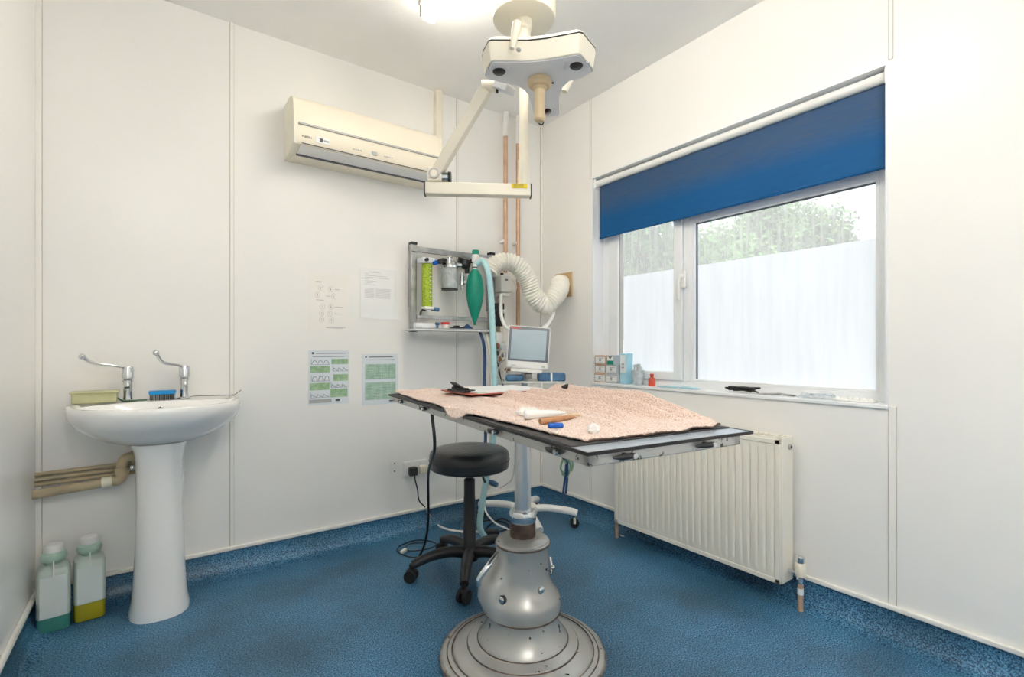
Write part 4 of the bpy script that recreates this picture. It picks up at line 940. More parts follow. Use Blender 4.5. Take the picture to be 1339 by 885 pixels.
for x in (xl, xr): B((x-.012, YR+.012, 1.2), (x+.012, YB, 1.4)).build('wall_bracket', 'steel', rk)
B((1.045, 2.27, 1.069), (1.50, YR+.01, 1.076)).build('shelf', 'white', rk, bevel=.002)
B((1.045, 2.27, 1.076), (1.50, 2.273, 1.082)).build('shelf_lip', 'steel', rk)
YA = 2.37
a_ = bk(558.5, 345, YA); c_ = bk(558.5, 401, YA)
fm_ = thing('absorber_canister', 'tall lime green canister hanging on the steel rail', 'canister', (a_.x, YA, c_.z))
MB().lathe((a_.x, YA, 0), [(0, c_.z), (.026, c_.z), (.027, c_.z+.006), (.027, a_.z-.006), (.026, a_.z), (0, a_.z)], 28).build('green_cylinder', 'lime', fm_)
B((a_.x-.040, YA-.03, a_.z), (a_.x+.036, YR-.02, a_.z+.03)).build('head_block', 'lampgrey', fm_, bevel=.004)
MB().cyl((a_.x-.02, YA-.03, a_.z+.015), (a_.x-.02, YA-.045, a_.z+.015), .009).build('black_knob', 'black', fm_)
MB().cyl((a_.x+.028, YA-.03, a_.z+.003), (a_.x+.028, YA-.05, a_.z+.003), .012).build('blue_knob', 'bluecap', fm_)
B((a_.x-.026, YA-.028, c_.z-.016), (a_.x+.03, YA+.02, c_.z)).build('base_block', 'white', fm_, bevel=.004)
MB().cyl((a_.x+.02, YA-.01, c_.z-.01), (a_.x+.06, YA-.02, c_.z-.014), .011).build('outlet_port', 'slate', fm_)
MB().tube([(a_.x-.01, YA, c_.z-.016), (a_.x-.03, YA, c_.z-.02), (a_.x-.04, YA, c_.z-.045)], .006, 8).build('outlet_tube', 'black', fm_)
sc = MB()
for i in range(9): zq = c_.z+.03+i*(a_.z-c_.z-.06)/8; sc.box((a_.x+.002, YA-.0285, zq), (a_.x+.012, YA-.0262, zq+.004))
sc.build('scale_marks', 'paper', fm_, fix=False)
a_ = bk(588, 350, YA-.0); c_ = bk(588, 378, YA-.0)
vp = thing('glass_vaporiser', 'clear glass and chrome vaporiser jar hanging right of the green canister', 'vaporiser', (a_.x, YA, c_.z))
MB().lathe((a_.x, YA, 0), [(.040, c_.z), (.043, c_.z+.004), (.043, a_.z), (.0405, a_.z), (.0405, c_.z+.004), (.0, c_.z+.003)], 32).build('glass_jar', 'clear', vp, fix=True)
MB().lathe((a_.x, YA, 0), [(.045, a_.z-.002), (.046, a_.z+.01), (.04, a_.z+.016), (.036, a_.z+.030), (.022, a_.z+.036), (.016, a_.z+.052), (.018, a_.z+.054), (.012, a_.z+.064), (0, a_.z+.064)], 32).build('chrome_head', 'chrome', vp)
MB().lathe((a_.x, YA, 0), [(.045, c_.z-.006), (.045, c_.z+.003), (0, c_.z+.003)], 32).build('black_base', 'black', vp)
MB().cyl((a_.x, YA, c_.z+.005), (a_.x, YA, a_.z), .008, n=12).build('wick_tube', 'chrome', vp)
MB().cyl((a_.x, YA-.012, c_.z+.03), (a_.x, YA-.024, c_.z+.03), .014).build('dial', 'chrome', vp)
B((a_.x-.055, YA-.02, a_.z+.02), (a_.x-.028, YR-.02, a_.z+.045)).build('left_port', 'black', vp, bevel=.003)
B((a_.x-.01, YA+.01, a_.z+.02), (a_.x+.01, YR-.02, a_.z+.045)).build('mount', 'steel', vp)
MB().cyl((a_.x+.03, YA, a_.z+.02), (a_.x+.07, YA, a_.z+.02), .012).build('right_port', 'chrome', vp)
p = bk(604, 368, YA); vv = thing('chrome_valve', 'small chrome valve hanging between vaporiser jar and green bag', 'valve', (p.x, YA, p.z))
MB().lathe((p.x, YA, 0), [(.008, p.z+.05), (.008, p.z+.03), (.014, p.z+.028), (.015, p.z-.02), (.009, p.z-.024), (.007, p.z-.045), (0, p.z-.045)], 20).build('valve_body', 'chrome', vv)
MB().cyl((p.x, YA, p.z), (p.x+.025, YA-.02, p.z-.01), .009).build('side_port', 'steel', vv)
pb = bk(609, 346, 2.385); pt = bk(602, 340, 2.40)
bv = thing('breathing_valve', 'black valve body with white top and green cap at the head of the bag', 'valve', (pb.x, 2.385, pb.z))
m_ = MB(); m_.ball((pb.x-.01, 2.37, pb.z), .030, 14, sx=1.0, sy=.9, sz=1.05); m_.cyl((pb.x-.05, 2.38, pb.z+.022), (pb.x+.02, 2.37, pb.z+.01), .015); m_.cyl((pb.x, 2.37, pb.z), (pb.x, 2.37, pb.z-.05), .013); m_.cyl((pb.x, 2.37, pb.z), (pb.x, 2.41, pb.z+.02), .012)
m_.build('valve_body', 'black', bv, fix=False)
cp = bk(622, 330, 2.33); MB().lathe((cp.x, cp.y, 0), [(.0, cp.z-.013), (.020, cp.z-.013), (.021, cp.z+.006), (.018, cp.z+.012), (0, cp.z+.013)], 28).build('green_cap', 'green', bv)
vb_ = bk(622, 338, 2.33); MB().lathe((cp.x, cp.y, 0), [(.0, vb_.z-.03), (.014, vb_.z-.03), (.016, vb_.z-.022), (.022, vb_.z-.018), (.022, vb_.z+.012), (.019, cp.z-.012), (0, cp.z-.012)], 28).build('white_valve', 'white', bv)
MB().cyl((pb.x, 2.37, pb.z+.01), (cp.x, cp.y, vb_.z-.006), .012).build('link_tube', 'black', bv)
MB().cyl((cp.x+.015, cp.y, vb_.z), (cp.x+.10, cp.y+.01, vb_.z-.004), .013).build('side_tube', 'white', bv)
bt = bk(621, 352, 2.33); bl = bk(621, 425, 2.33); LB = bt.z-bl.z
bag = thing('breathing_bag', 'green rubber breathing bag hanging in front of the shelf rack', 'breathing bag', (bt.x, 2.33, bl.z))
pr = [(0, bl.z), (.007, bl.z), (.007, bl.z+.05*LB), (.012, bl.z+.08*LB), (.024, bl.z+.2*LB), (.037, bl.z+.35*LB), (.045, bl.z+.5*LB), (.0475, bl.z+.62*LB), (.045, bl.z+.75*LB), (.036, bl.z+.88*LB), (.022, bl.z+.97*LB), (.014, bl.z+LB), (0, bl.z+LB)]
MB().lathe((bt.x, 2.33, 0), pr, 36, mod=lambda a, z, r: r*(1+.05*math.cos(2*a+.5))).build('bag_body', 'green', bag)
MB().lathe((bt.x, 2.33, 0), [(.015, bt.z-.002), (.015, bt.z+.008), (.013, bt.z+.009), (.013, bt.z+.028), (0, bt.z+.028)], 24).build('bag_neck', 'white', bag)
MB().lathe((bt.x, 2.33, 0), [(.0155, bt.z+.006), (.0155, bt.z+.012), (0, bt.z+.012)], 24).build('neck_ring', 'navy', bag)
# things on the shelf
SZ = 1.0765
def shelf_p(px, Y): return bk(px, 428, Y).x
x = shelf_p(543, 2.32); xx = shelf_p(572, 2.32)
t = thing('clear_syringe', 'thick clear plastic syringe lying on the shelf left of the red pot', 'syringe', (x, 2.33, SZ))
MB().sweep([(x, 2.33, SZ+.017), (x+.008, 2.33, SZ+.017), (xx-.02, 2.33, SZ+.017), (xx, 2.33, SZ+.017)], [.017, .0165, .0165, .008], 18).build('barrel', 'lampgrey', t)
MB().cyl((x+.03, 2.33, SZ+.017), (x+.04, 2.33, SZ+.017), .0175).build('barrel_ring', 'white', t)
x = shelf_p(584.5, 2.31); t = thing('specimen_pot', 'small clear pot with red lid standing on the shelf', 'pot', (x, 2.33, SZ))
MB().lathe((x, 2.33, 0), [(0, SZ), (.018, SZ), (.021, SZ+.027), (0, SZ+.027)], 24).build('pot', 'white', t); MB().lathe((x, 2.33, 0), [(0, SZ+.027), (.023, SZ+.027), (.023, SZ+.040), (0, SZ+.040)], 24).build('lid', 'red', t)
x = shelf_p(574, 2.31); tag(MB().cyl((x, 2.31, SZ+.030), (x-.018, 2.31, SZ+.030), .008, n=12).cyl((x-.009, 2.31, SZ), (x-.009, 2.31, SZ+.03), .006, n=10).build('teal_connector', 'slate'), 'small slate blue connector beside the red pot on the shelf', 'connector')
x = shelf_p(600, 2.31); tag(MB().box((x-.035, 2.30, SZ), (x+.03, 2.35, SZ+.016)).box((x-.02, 2.305, SZ+.016), (x+.005, 2.34, SZ+.024)).build('black_mask_holder', 'black', bevel=.005, fix=False), 'low black plastic holder on the shelf beside the red pot', 'holder')
x = shelf_p(613, 2.33); tag(MB().prism([(x-.045, 2.32, SZ), (x+.045, 2.33, SZ), (x+.045, 2.37, SZ), (x-.04, 2.37, SZ)], [(x-.005, 2.34, SZ+.034), (x+.004, 2.34, SZ+.034), (x+.004, 2.35, SZ+.034), (x-.005, 2.35, SZ+.034)]).build('face_mask', 'navy', bevel=.004), 'dark pointed rubber mask at the shelf end, below the green bag', 'mask')
# hoses
hz = [dp(624, 345, 2.52), dp(632, 342, 2.50), dp(638, 355, 2.48), dp(642, 385, 2.48), dp(644, 430, 2.48), dp(646, 480, 2.48), dp(647, 530, 2.48), dp(645, 575, 2.48), dp(637, 620, 2.46), dp(631, 655, 2.45), dp(628, 690, 2.44), fl(640, 709, .02)]
P = smooth_path(hz, 14)
tag(MB().sweep(P, [.0145+.0014*(i % 2) for i in range(len(P))], 12).build('breathing_hose', 'aqua'), 'pale blue ribbed hose hanging from the valve down to the floor', 'hose')
gh = thing('gas_hose', 'dark blue gas hose hanging below the shelf, its plug dangling behind the stool', 'hose', (1.45, 2.40, 1.0))
hz = [bk(627, 432, 2.40), dp(632, 447, 2.62), dp(634, 470, 2.62), dp(633, 520, 2.6), dp(635, 575, 2.56), dp(630, 606, 2.5), dp(635, 624, 2.48), dp(640, 630, 2.47)]
MB().tube(hz, .0085, 10).build('hose', 'navy', gh)
MB().sweep([dp(639, 629, 2.47), dp(643, 631, 2.46), dp(650, 634, 2.44)], [.008, .015, .012], 12).build('hose_plug', 'slate', gh)

hz = [bk(634, 432, 2.41), dp(638, 445, 2.66), dp(641, 480, 2.66), dp(642, 520, 2.66), dp(641, 600, 2.66), dp(640, 640, 2.68)]
tag(MB().tube(hz, .0065, 8).build('cream_hose', 'cream_l'), 'thin cream hose hanging between the blue hoses', 'hose')

# ------------------------------------------------------------------ scavenging duct
dt = thing('extraction_duct', 'cream corrugated extraction duct looping to the plywood plate', 'duct', (2.0, 2.25, 1.36))
pe = Vector((XR-.012, 2.252, 1.362))
pts = [dp(640, 356, 2.70), dp(646, 347, 2.71), dp(660, 342, 2.73), dp(676, 347, 2.75), dp(689, 365, 2.78), dp(699, 388, 2.80), dp(713, 399, 2.82), dp(724, 389, 2.85), dp(731, 378, 2.91), pe+Vector((-.03, 0, 0)), pe]
P = smooth_path(pts, 40)
L = [0]
for i in range(1, len(P)): L.append(L[-1]+(P[i]-P[i-1]).length)
MB().sweep(P, [(.044+.010*min(1, l/.5))+.0045*math.sin(l*2*math.pi/.0155) for l in L], 28).build('corrugated_hose', 'duct', dt)
MB().lathe(tuple(pe), [(.050, -.02), (.058, -.018), (.058, .004), (0, .004)], 32, axis=(1, 0, 0)).build('duct_collar', 'white', dt)
t = thing('wall_plate', 'square plywood plate on the window wall behind the duct end', 'plate', (XR, 2.25, 1.36))
B((XR-.009, 2.178, 1.288), (XR, 2.325, 1.435)).build('plywood_square', 'plywood', t, bevel=.001)
for y in (2.19, 2.313):
    for z in (1.30, 1.423): MB().cyl((XR-.011, y, z), (XR-.008, y, z), .004, n=10).build('screw', 'steel', t)

# ------------------------------------------------------------------ wall column with pump behind the hoses
col = thing('suction_column', 'white upright with dark pump module and coiled connectors on the back wall', 'equipment column', (1.60, 2.40, .85))
ux = bk(662, 420, 2.42).x
B((ux-.040, 2.428, .80), (ux-.012, YB, 1.45)).build('upright', 'cream_l', col, bevel=.004)
B((ux-.02, 2.455, .9), (ux, YB, 1.3)).build('back_strip', 'white', col)
p = bk(651, 412, 2.37); B((p.x-.020, 2.34, p.z-.065), (p.x+.028, 2.428, p.z+.068)).build('pump_module', 'black', col, bevel=.006)
MB().cyl((p.x+.02, 2.34, p.z+.02), (p.x+.02, 2.325, p.z+.02), .012).build('pump_dial', 'white', col)
MB().cyl((p.x+.005, 2.34, p.z-.035), (p.x+.005, 2.325, p.z-.035), .010).build('pump_dial', 'chrome', col)
p = bk(651, 440, 2.38); B((p.x-.018, 2.36, p.z-.045), (p.x+.020, 2.43, p.z+.025)).build('filter_block', 'white', col, bevel=.005)
for i, (px, py, r_, m2) in enumerate([(650, 452, .018, 'brass'), (657, 454, .020, 'lampgrey'), (652, 470, .018, 'brass'), (659, 464, .017, 'chrome'), (658, 450, .014, 'chrome'), (650, 462, .013, 'black'), (664, 484, .016, 'brass')]):
    p = bk(px, py, 2.36-.01*(i % 2)); MB().lathe(tuple(p), [(0, -.014), (r_*.8, -.014), (r_, -.006), (r_, .008), (r_*.6, .013), (0, .013)], 20, axis=(.25, -1, .1)).build('connector', m2, col)
for k, (pts, m2, r_) in enumerate([([(655, 455), (650, 475), (654, 492), (662, 498), (672, 492)], 'greyp', .004), ([(650, 470), (653, 485), (656, 500), (660, 506)], 'black', .003), ([(660, 466), (654, 478), (650, 486), (656, 502)], 'white', .004), ([(664, 486), (676, 488), (686, 494)], 'white', .0045), ([(652, 448), (662, 458), (665, 474), (660, 490)], 'white', .003), ([(648, 462), (652, 474), (660, 470)], 'greyp', .005)]):
    MB().tube([bk(a, b2, 2.34-.008*k) for a, b2 in pts], r_, 8).build('loose_tube', m2, col)
p = bk(661, 371, 2.37); wb = thing('gas_alarm_box', 'small white box on the back wall below the duct arch', 'box', (p.x, YB, p.z))
B((p.x-.036, 2.36, p.z-.050), (p.x+.036, YB, p.z+.050)).build('case', 'white', wb, bevel=.006)
B((p.x-.03, 2.365, p.z-.072), (p.x+.03, YB-.002, p.z-.052)).build('lower_case', 'white', wb, bevel=.004)
B((p.x-.010, 2.3585, p.z+.018), (p.x+.010, 2.361, p.z+.026)).build('printed_mark', 'ink', wb)
MB().cyl((p.x-.005, 2.40, p.z+.05), (p.x-.005, 2.40, p.z+.066), .010).build('top_gland', 'black', wb)
MB().tube([(p.x+.036, 2.38, p.z-.03), (p.x+.07, 2.38, p.z-.045), (p.x+.085, 2.38, p.z-.01), (p.x+.06, 2.38, p.z+.03), (p.x+.036, 2.385, p.z+.03)], .004, 8).build('lead', 'white', wb)

# ------------------------------------------------------------------ patient monitor on its stand
hb = Vector((1.645, 2.165, 0))
sd_ = thing('monitor_stand', 'white wheeled stand behind the operating table carrying the monitor', 'stand', tuple(hb))
MB().lathe((hb.x, hb.y, 0), [(0, .066), (.060, .066), (.070, .074), (.072, .10), (.064, .118), (.034, .128), (0, .128)], 36).build('hub', 'white', sd_)
MB().cyl((hb.x, hb.y, .12), (hb.x, hb.y, .905), .019).build('pole', 'lampgrey', sd_)
for k, a in enumerate((117, 35, -40, -112)):
    d = Vector((math.cos(math.radians(a)), math.sin(math.radians(a)), 0)); Lg = .285 if k != 1 else .24
    P = [hb+d*r_+Vector((0, 0, z)) for r_, z in ((.03, .096), (.12, .104), (Lg*.85, .090), (Lg, .078))]
    lg = MB().sweep(smooth_path(P), .020, 12); lo_ = lg.build('leg', 'white', sd_)
    cc = hb+d*(Lg-.012); sdv = Vector((-d.y, d.x, 0))
    cm = MB(); cm.cyl(cc+Vector((0, 0, .075)), cc+Vector((0, 0, .045)), .008, n=12); cm.cyl(cc+sdv*.012+Vector((0, 0, .0255)), cc-sdv*.012+Vector((0, 0, .0255)), .025)
    cm.build('castor', 'rubber', sd_, fix=False); MB().sweep([cc+sdv*.014+Vector((0, 0, .058)), cc+sdv*.016+Vector((0, 0, .026))], .007, 8).sweep([cc-sdv*.014+Vector((0, 0, .058)), cc-sdv*.016+Vector((0, 0, .026))], .007, 8).build('castor_fork', 'cream_l', sd_, fix=False)
tr_ = MB(); tz = .800
tr_.box((hb.x-.14, hb.y-.20, tz), (hb.x+.14, hb.y+.10, tz+.006), rz=-TH); tr_.build('tray', 'white', sd_, bevel=.003)
B((hb.x-.024, hb.y-.024, .86), (hb.x+.024, hb.y+.024, .90), rz=-TH).build('mount_head', 'steel', sd_, bevel=.003)
mc = dp(691, 455, 2.60)
mon = thing('patient_monitor', 'white flat patient monitor with blank blue grey screen', 'monitor', (mc.x, mc.y, mc.z-.115), -TH-math.radians(0))
tilt = Matrix.Rotation(math.radians(-6), 3, 'X')
def mb_box(a, b, name, m, bev, rot=True):
    k = MB().box(a, b)
    if rot: k.v = [Matrix.Rotation(math.radians(4), 3, 'Y') @ (tilt @ v) for v in k.v]
    k.v = [v+Vector((0, 0, .115)) for v in k.v]
    return k.build(name, m, mon, local=True, bevel=bev)
mb_box((-.112, -.012, -.112), (.112, .035, .115), 'casing', 'white', .010)
mb_box((-.105, -.0145, -.072), (.105, -.010, .109), 'bezel', 'bezel', .002)
mb_box((-.093, -.0155, -.062), (.091, -.0125, .094), 'screen', 'screen', .001)
mb_box((-.085, -.0137, -.098), (-.06, -.0118, -.094), 'maker_mark', 'inkgrey', 0)
mb_box((.075, -.0137, -.099), (.09, -.0118, -.092), 'power_button', 'inkgrey', 0)
mb_box((-.098, -.0158, .097), (-.05, -.0140, .104), 'top_label', 'red', 0)
mb_box((-.085, -.03, -.130), (.075, .03, -.114), 'mount_foot', 'white', .003)
mb_box((-.05, .035, -.08), (.05, .06, .08), 'rear_housing', 'white', .006)
mh = MB(); pz = mc.z-.115-.016; mh.bar((mc.x, mc.y, pz-.02), (hb.x, hb.y, .90), .035, .03); mh.build('mounting_arm', 'steel', sd_, bevel=.003)
# cable loops behind the monitor
tag(MB().tube([bk(655, 385, 2.35), bk(655, 400, 2.33), bk(656, 415, 2.30), bk(661, 427, 2.27), bk(669, 431, 2.25)], .0105, 10).build('patient_cable', 'white'), 'thick white cable curving down behind the near side of the monitor', 'cable')
tag(MB().tube([dp(722, 396, 2.9), dp(724, 405, 2.86), dp(722, 415, 2.82), dp(716, 424, 2.75), dp(708, 431, 2.69)], .0105, 10).build('monitor_cable', 'white'), 'thick white cable curving from the duct to the monitor top', 'cable')
# supplies on the tray
c = dp(715, 503, 2.52); z = tz+.006
t = thing('instrument_case', 'slate blue case with a strap lying on the stand tray behind the table', 'case', (hb.x+.03, hb.y-.12, z), -TH)
MB().box((-.02, -.08, 0), (.125, .03, .042)).build('case_body', 'slate', t, local=True, bevel=.008); MB().box((.045, -.083, .0), (.055, .033, .045)).build('strap', 'lampgrey', t, local=True, bevel=.001)
t.location = (hb.x+.035, hb.y-.10, z)
t = thing('folded_drape', 'folded blue cloth on the stand tray next to the slate blue case', 'cloth', (hb.x-.07, hb.y-.05, z), -TH)
MB().box((-.075, -.06, 0), (.02, .03, .032)).build('cloth', 'slate', t, local=True, bevel=.010)
cpt = on_tw(741, 507, .004)
tag(MB().sweep([cpt+Vector((-.02, 0, 0)), cpt, cpt+Vector((.02, -.01, .002))], [.004, .009, .005], 8).build('towel_clamp', 'black'), 'small dark clamp on the far edge of the towel', 'clamp')

# ------------------------------------------------------------------ sockets, plugs, leads
sk_ = thing('wall_socket', 'white double power socket low on the back wall', 'socket', (1.115, YB, .335))
a = bk(527, 606); c = bk(551, 622); B((a.x, YB-.010, .300), (a.x+.135, YB, .375)).build('face_plate', 'white', sk_, bevel=.003)
for xo in (.025, .09): B((a.x+xo, YB-.013, .355), (a.x+xo+.012, YB-.009, .368)).build('switch', 'lampgrey', sk_, bevel=.001)
pz_ = Vector((a.x+.045, YB-.010, .325)); t = thing('black_plug', 'black plug in the wall socket with a lead running down', 'plug', tuple(pz_))
MB().box((pz_.x-.022, YB-.045, pz_.z-.024), (pz_.x+.022, YB-.010, pz_.z+.022)).build('plug_body', 'black', t, bevel=.007)
pts = [(pz_.x+.01, YB-.03, pz_.z-.02), bk(543, 628, 2.42), bk(546, 640, 2.42), bk(548, 654, 2.42), bk(556, 663, 2.40)]
MB().tube(pts, .0035, 8).build('lead', 'black', t)
q_ = Vector((a.x+.105, YB-.010, .325)); tag(MB().box((q_.x-.020, YB-.040, q_.z-.020), (q_.x+.020, YB-.010, q_.z+.022)).build('cream_plug', 'cream', bevel=.006), 'cream plug in the right half of the wall socket', 'plug')
a = bk(510, 606); t = thing('blanking_plate', 'small white blank plate left of the double socket', 'plate', (a.x, YB, .35))
B((a.x, YB-.006, .325), (a.x+.045, YB, .385)).build('plate', 'white', t, bevel=.002)
for zz in (.335, .375): MB().cyl((a.x+.022, YB-.008, zz), (a.x+.022, YB-.005, zz), .004, n=10).build('screw', 'ink', t)
tag(MB().tube([bk(556, 663, 2.40), fl(563, 676, .05), fl(570, 685, .012), fl(585, 692, .006), fl(604, 695, .006), fl(622, 695, .006), fl(640, 697, .006)], .006, 10).build('white_mains_lead', 'white'), 'white mains lead curving over the floor behind the stool', 'cable')
tag(MB().tube([fl(633, 660, .12), fl(637, 672, .08), fl(648, 684, .03), fl(660, 690, .008), fl(668, 694, .008)], .0055, 8).build('white_flex', 'white'), 'white flex dropping to the floor behind the stool column', 'cable')
tag(MB().tube([fl(573, 686, .004), fl(585, 680, .004), fl(596, 676, .004), fl(601, 684, .004), fl(601, 694, .004), fl(604, 704, .004)], .0025, 6).build('thin_black_lead', 'black'), 'thin black lead looping on the floor left of the stool column', 'cable')
tag(MB().tube([fl(628, 684, .006), fl(640, 680, .006), fl(660, 683, .006), fl(665, 690, .006), fl(650, 695, .006), fl(636, 690, .006), fl(655, 678, .010), fl(668, 683, .008)], .004, 6).build('tangled_lead', 'black'), 'tangled black lead on the floor between stool and table base', 'cable')
a = fl(640, 700, .0); tag(MB().box((a.x-.05, a.y-.02, 0.001), (a.x+.05, a.y+.02, .03), rz=-.5).build('power_adapter', 'black', bevel=.005), 'black power adapter block on the floor behind the table base', 'adapter')
# long black lead from the table end down to a coil
hgp = N0+ey*edge_v(557)+ex*.02; top = Vector((hgp.x, hgp.y, TZ-.026))
co = [fl(548, 728, .004), fl(535, 728, .004), fl(520, 721, .004), fl(524, 713, .004), fl(545, 706, .004), fl(565, 708, .004), fl(570, 713, .006), fl(552, 719, .006), fl(530, 719, .006), fl(536, 711, .007), fl(556, 709, .007)]
t = thing('black_mains_lead', 'black lead hanging from the table end to a coil on the floor', 'cable', tuple(fl(548, 728, 0)))
MB().tube([top, Vector((top.x+.02, top.y+.02, TZ-.15)), dp(560, 620, 2.02), dp(560, 680, 2.18), dp(555, 712, 2.25), co[0]], .0055, 8).build('hanging_lead', 'black', t)
MB().tube(co, .003, 6).build('coil', 'black', t)
cc = fl(528, 721, .008); MB().box((cc.x-.02, cc.y-.008, .003), (cc.x+.018, cc.y+.008, .018), rz=.6).build('pale_connector', 'cream_l', t, bevel=.003)
tag(MB().tube([dp(664, 565, 1.70), dp(668, 578, 1.72), dp(673, 572, 1.72), dp(674, 600, 1.76), dp(670, 625, 1.8), dp(664, 632, 1.82), dp(654, 638, 1.86)], .0018, 6).build('thin_white_wire', 'cream_l'), 'thin pale wire hanging beside the chrome table column', 'wire')
# ties below the table
t = thing('hanging_ties', 'green and dark cloth ties hanging from the near part of the table', 'ties', tuple(dp(740, 595, 1.15)))
tp = dp(740, 596, 1.12)
m_ = MB()
for k, (pa, pb_, pc) in enumerate([((736, 600), (733, 612), (738, 622)), ((742, 600), (746, 610), (742, 624)), ((739, 600), (740, 612), (735, 621)), ((744, 598), (749, 606), (747, 616))]):
    m_.tube([dp(*pa, 1.12), dp(*pb_, 1.13), dp(*pc, 1.13)], .0025, 6)
m_.build('green_tie', 'postgreen', t, fix=False)
m_ = MB(); m_.tube([dp(740, 594, 1.12), dp(740, 615, 1.13), dp(737, 640, 1.14), dp(736, 652, 1.14)], .0028, 6); m_.tube([dp(741, 594, 1.12), dp(742, 620, 1.13), dp(740, 645, 1.14)], .0028, 6); m_.ball(dp(738, 597, 1.12), .007, 10)
m_.build('dark_tie', 'navy', t, fix=False)

# ------------------------------------------------------------------ things on the window sill
SZ = WZ0+.0022
def carton(xf, yc, z, w_, h_, m, lab, rz=0.0, dep=.06):
    t = thing('suture_box', lab, 'box', (xf, yc, z), rz, 'small cartons stacked on the sill')
    MB().box((0, -w_/2, 0), (dep, w_/2, h_)).build('carton', m, t, local=True, bevel=.002)
    MB().box((-.0012, -w_/2+.006, .006), (.0005, w_/2-.006, h_-.008)).build('printed_label', 'paper', t, local=True)
    MB().cyl((-.0022, 0, h_/2), (-.0008, 0, h_/2), .0085, n=18).build('round_print', 'inkgrey', t, local=True)
    MB().box((-.0020, -.030, h_-.016), (-.001, .012, h_-.013)).box((-.0020, -.028, .011), (-.001, .02, .0125)).build('print_line', 'inkgrey', t, local=True, fix=False)
    return t
bw, bh = .083, .050
carton(2.022, 1.962, SZ, bw+.004, bh, 'kraft', 'kraft edged carton at the bottom of the stack nearest the corner')
carton(2.018, 1.872, SZ, bw+.004, bh, 'greybox', 'grey carton at the bottom of the second stack on the sill', .04)
carton(2.024, 1.962, SZ+bh+.0006, bw, bh, 'kraft', 'kraft edged carton in the middle of the stack nearest the corner', -.02)
carton(2.020, 1.876, SZ+bh+.0006, bw-.004, bh, 'greybox', 'grey carton lying below the green and white carton', .03)
carton(2.022, 1.960, SZ+2*bh+.0012, bw, bh, 'kraft', 'kraft edged carton on top of the stack nearest the corner', .02)
t = thing('green_carton', 'green and white carton on top of the second stack on the sill', 'box', (2.024, 1.885, SZ+2*bh+.0012))
MB().box((0, -.028, 0), (.05, .028, .052)).build('carton', 'greybox', t, local=True, bevel=.002); MB().box((-.0012, -.020, .002), (.0005, .022, .022)).build('green_panel', 'green', t, local=True); MB().box((-.0012, -.02, .024), (.0005, .022, .044)).build('white_panel', 'paper', t, local=True)
MB().prism([(-.002, -.012, .044), (-.002, .014, .044), (-.002, .001, .030)], [(-.001, -.012, .044), (-.001, .014, .044), (-.001, .001, .030)]).build('dark_triangle', 'ink', t, local=True)
t = thing('glove_carton', 'tall pale blue carton standing on the sill beside the small cartons', 'box', (2.030, 1.80, SZ))
MB().box((0, -.022, 0), (.055, .022, .165)).build('carton', 'aquapack', t, local=True, bevel=.003); MB().box((-.0012, -.018, .06), (.0005, .018, .155)).build('white_panel', 'paper', t, local=True)
MB().box((-.002, -.008, .10), (-.001, -.002, .112)).box((-.002, .002, .10), (-.001, .008, .112)).box((-.002, -.008, .085), (-.001, .008, .092)).build('print_mark', 'inkgrey', t, local=True, fix=False)
cx_, cy_ = 2.058, 1.722
t = thing('instrument_jar', 'clear plastic tub of wrapped instruments on the sill', 'tub', (cx_, cy_, SZ))
MB().lathe((cx_, cy_, 0), [(.026, SZ), (.028, SZ+.002), (.034, SZ+.075), (.0325, SZ+.075), (.0265, SZ+.004), (0, SZ+.004)], 28).build('tub', 'clear', t)
for k, (dx, dy, h_, m2) in enumerate([(-.008, .012, .105, 'clear'), (.006, .0, .11, 'greybox'), (-.002, -.013, .10, 'lampgrey'), (.010, -.01, .095, 'aquapack')]):
    o = MB().box((cx_+dx-.001, cy_+dy-.012, SZ+.006), (cx_+dx+.001, cy_+dy+.012, SZ+h_)).build('packet_content', m2, t, bevel=.0008)
    o.name = 'wrapped_packet'
MB().sweep(smooth_path([(cx_-.015, cy_+.008, SZ+.01), (cx_-.016, cy_+.010, SZ+.09), (cx_-.010, cy_+.002, SZ+.104), (cx_-.012, cy_-.010, SZ+.08)]), .0022, 6).build('steel_loop', 'steel', t)
rx_, ry_ = 2.045, 1.622
t = thing('red_bottle', 'small red brown bottle with a red cap on the sill', 'bottle', (rx_, ry_, SZ))
MB().lathe((rx_, ry_, 0), [(0, SZ), (.0165, SZ), (.0175, SZ+.003), (.0175, SZ+.034), (.013, SZ+.041), (.008, SZ+.045), (.008, SZ+.05), (0, SZ+.05)], 24).build('bottle_body', 'redbottle', t)
MB().lathe((rx_, ry_, 0), [(0, SZ+.048), (.0095, SZ+.048), (.0095, SZ+.062), (0, SZ+.062)], 20).build('cap', 'red', t)
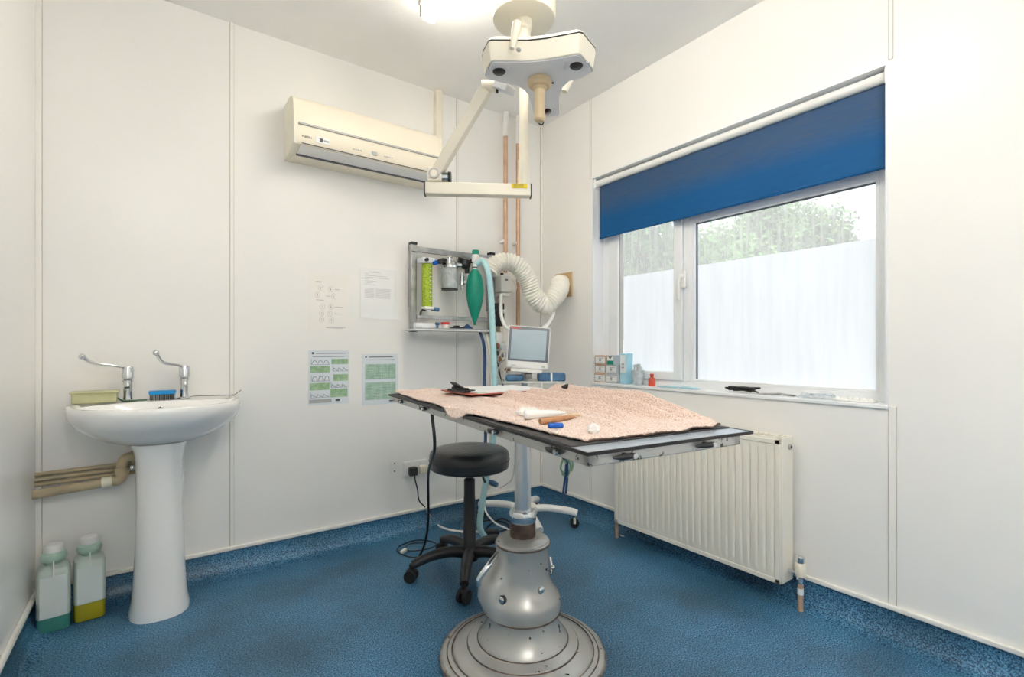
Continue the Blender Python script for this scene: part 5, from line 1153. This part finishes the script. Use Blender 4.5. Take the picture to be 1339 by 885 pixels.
def packet(c, L_, W2, hh, rz, m, name, lab, seed, grp=None):
    m_ = MB(); nx, ny = 18, 8; ids = {}
    for i in range(nx+1):
        for j in range(ny+1):
            u, v = i/nx-.5, j/ny-.5; z = hh*(.35+.5*abs(noise.noise(Vector((u*6+seed, v*4, 0)))))*(1-4*max(abs(u), abs(v))**4*3.2 if max(abs(u), abs(v)) > .42 else 1); ids[i, j] = len(m_.v)
            p = Matrix.Rotation(rz, 3, 'Z') @ Vector((v*W2*(1+.15*math.sin(u*5+seed)), u*L_, 0)); m_.v.append(Vector((c[0]+p.x, c[1]+p.y, SZ+.0015+max(.0005, z))))
    for i in range(nx):
        for j in range(ny): m_.f.append((ids[i, j], ids[i+1, j], ids[i+1, j+1], ids[i, j+1]))
    return tag(m_.build(name, m, fix=False, solid=.0015), lab, 'packet', grp)
packet((2.040, 1.515), .11, .045, .010, .12, 'aquapack', 'blue_packet', 'pale blue film packet on the sill next to the red bottle', 1)
packet((2.036, 1.40), .10, .040, .012, -.15, 'aquapack', 'blue_packet', 'pale blue film packet on the sill, half way to the black coil', 4)
bc = Vector((2.045, 1.150, SZ)); m_ = MB(); rr = random.Random(3)
pts = [bc+Vector((.018*math.sin(i*1.9)+rr.uniform(-.006, .006), -.075+.15*((i*7) % 17)/17, .007+.018*abs(math.sin(i*2.3)))) for i in range(30)]
m_.tube(pts, .0030, 6); tag(m_.build('coiled_black_lead', 'black'), 'tangled black lead heaped on the window sill', 'cable')
fc = Vector((2.040, .985, SZ)); t = thing('forceps', 'steel forceps lying on the sill beside the black lead', 'forceps', tuple(fc))
MB().sweep([fc+Vector((-.006, .065, .004)), fc+Vector((.004, .0, .010)), fc+Vector((.008, -.06, .005))], .0032, 8).build('forceps_arm', 'steel', t); MB().sweep([fc+Vector((.012, .06, .004)), fc+Vector((.006, .0, .006)), fc+Vector((-.008, -.06, .005))], .0032, 8).build('forceps_arm', 'steel', t)
for s_ in (-1, 1): MB().ringtube([fc+Vector((.009*math.cos(a)+s_*.010, .072+.011*math.sin(a), .005)) for a in [i*math.pi/4 for i in range(8)]], .0025, 6, 3).build('finger_ring', 'steel', t)
packet((2.045, .845), .13, .05, .030, .1, 'clear', 'clear_packet', 'crumpled clear film packet on the sill beside the forceps', 7)
t = thing('bubble_strip', 'white moulded plastic strip with a row of domes at the sill end', 'tray', (2.045, .73, SZ))
m_ = MB(); m_.box((2.022, .66, SZ), (2.075, .79, SZ+.006)); m_.build('strip', 'white', t, bevel=.003)
for k in range(6): MB().ball((2.048, .675+k*.021, SZ+.006), .010, 12, sz=.9).build('dome', 'white', t)
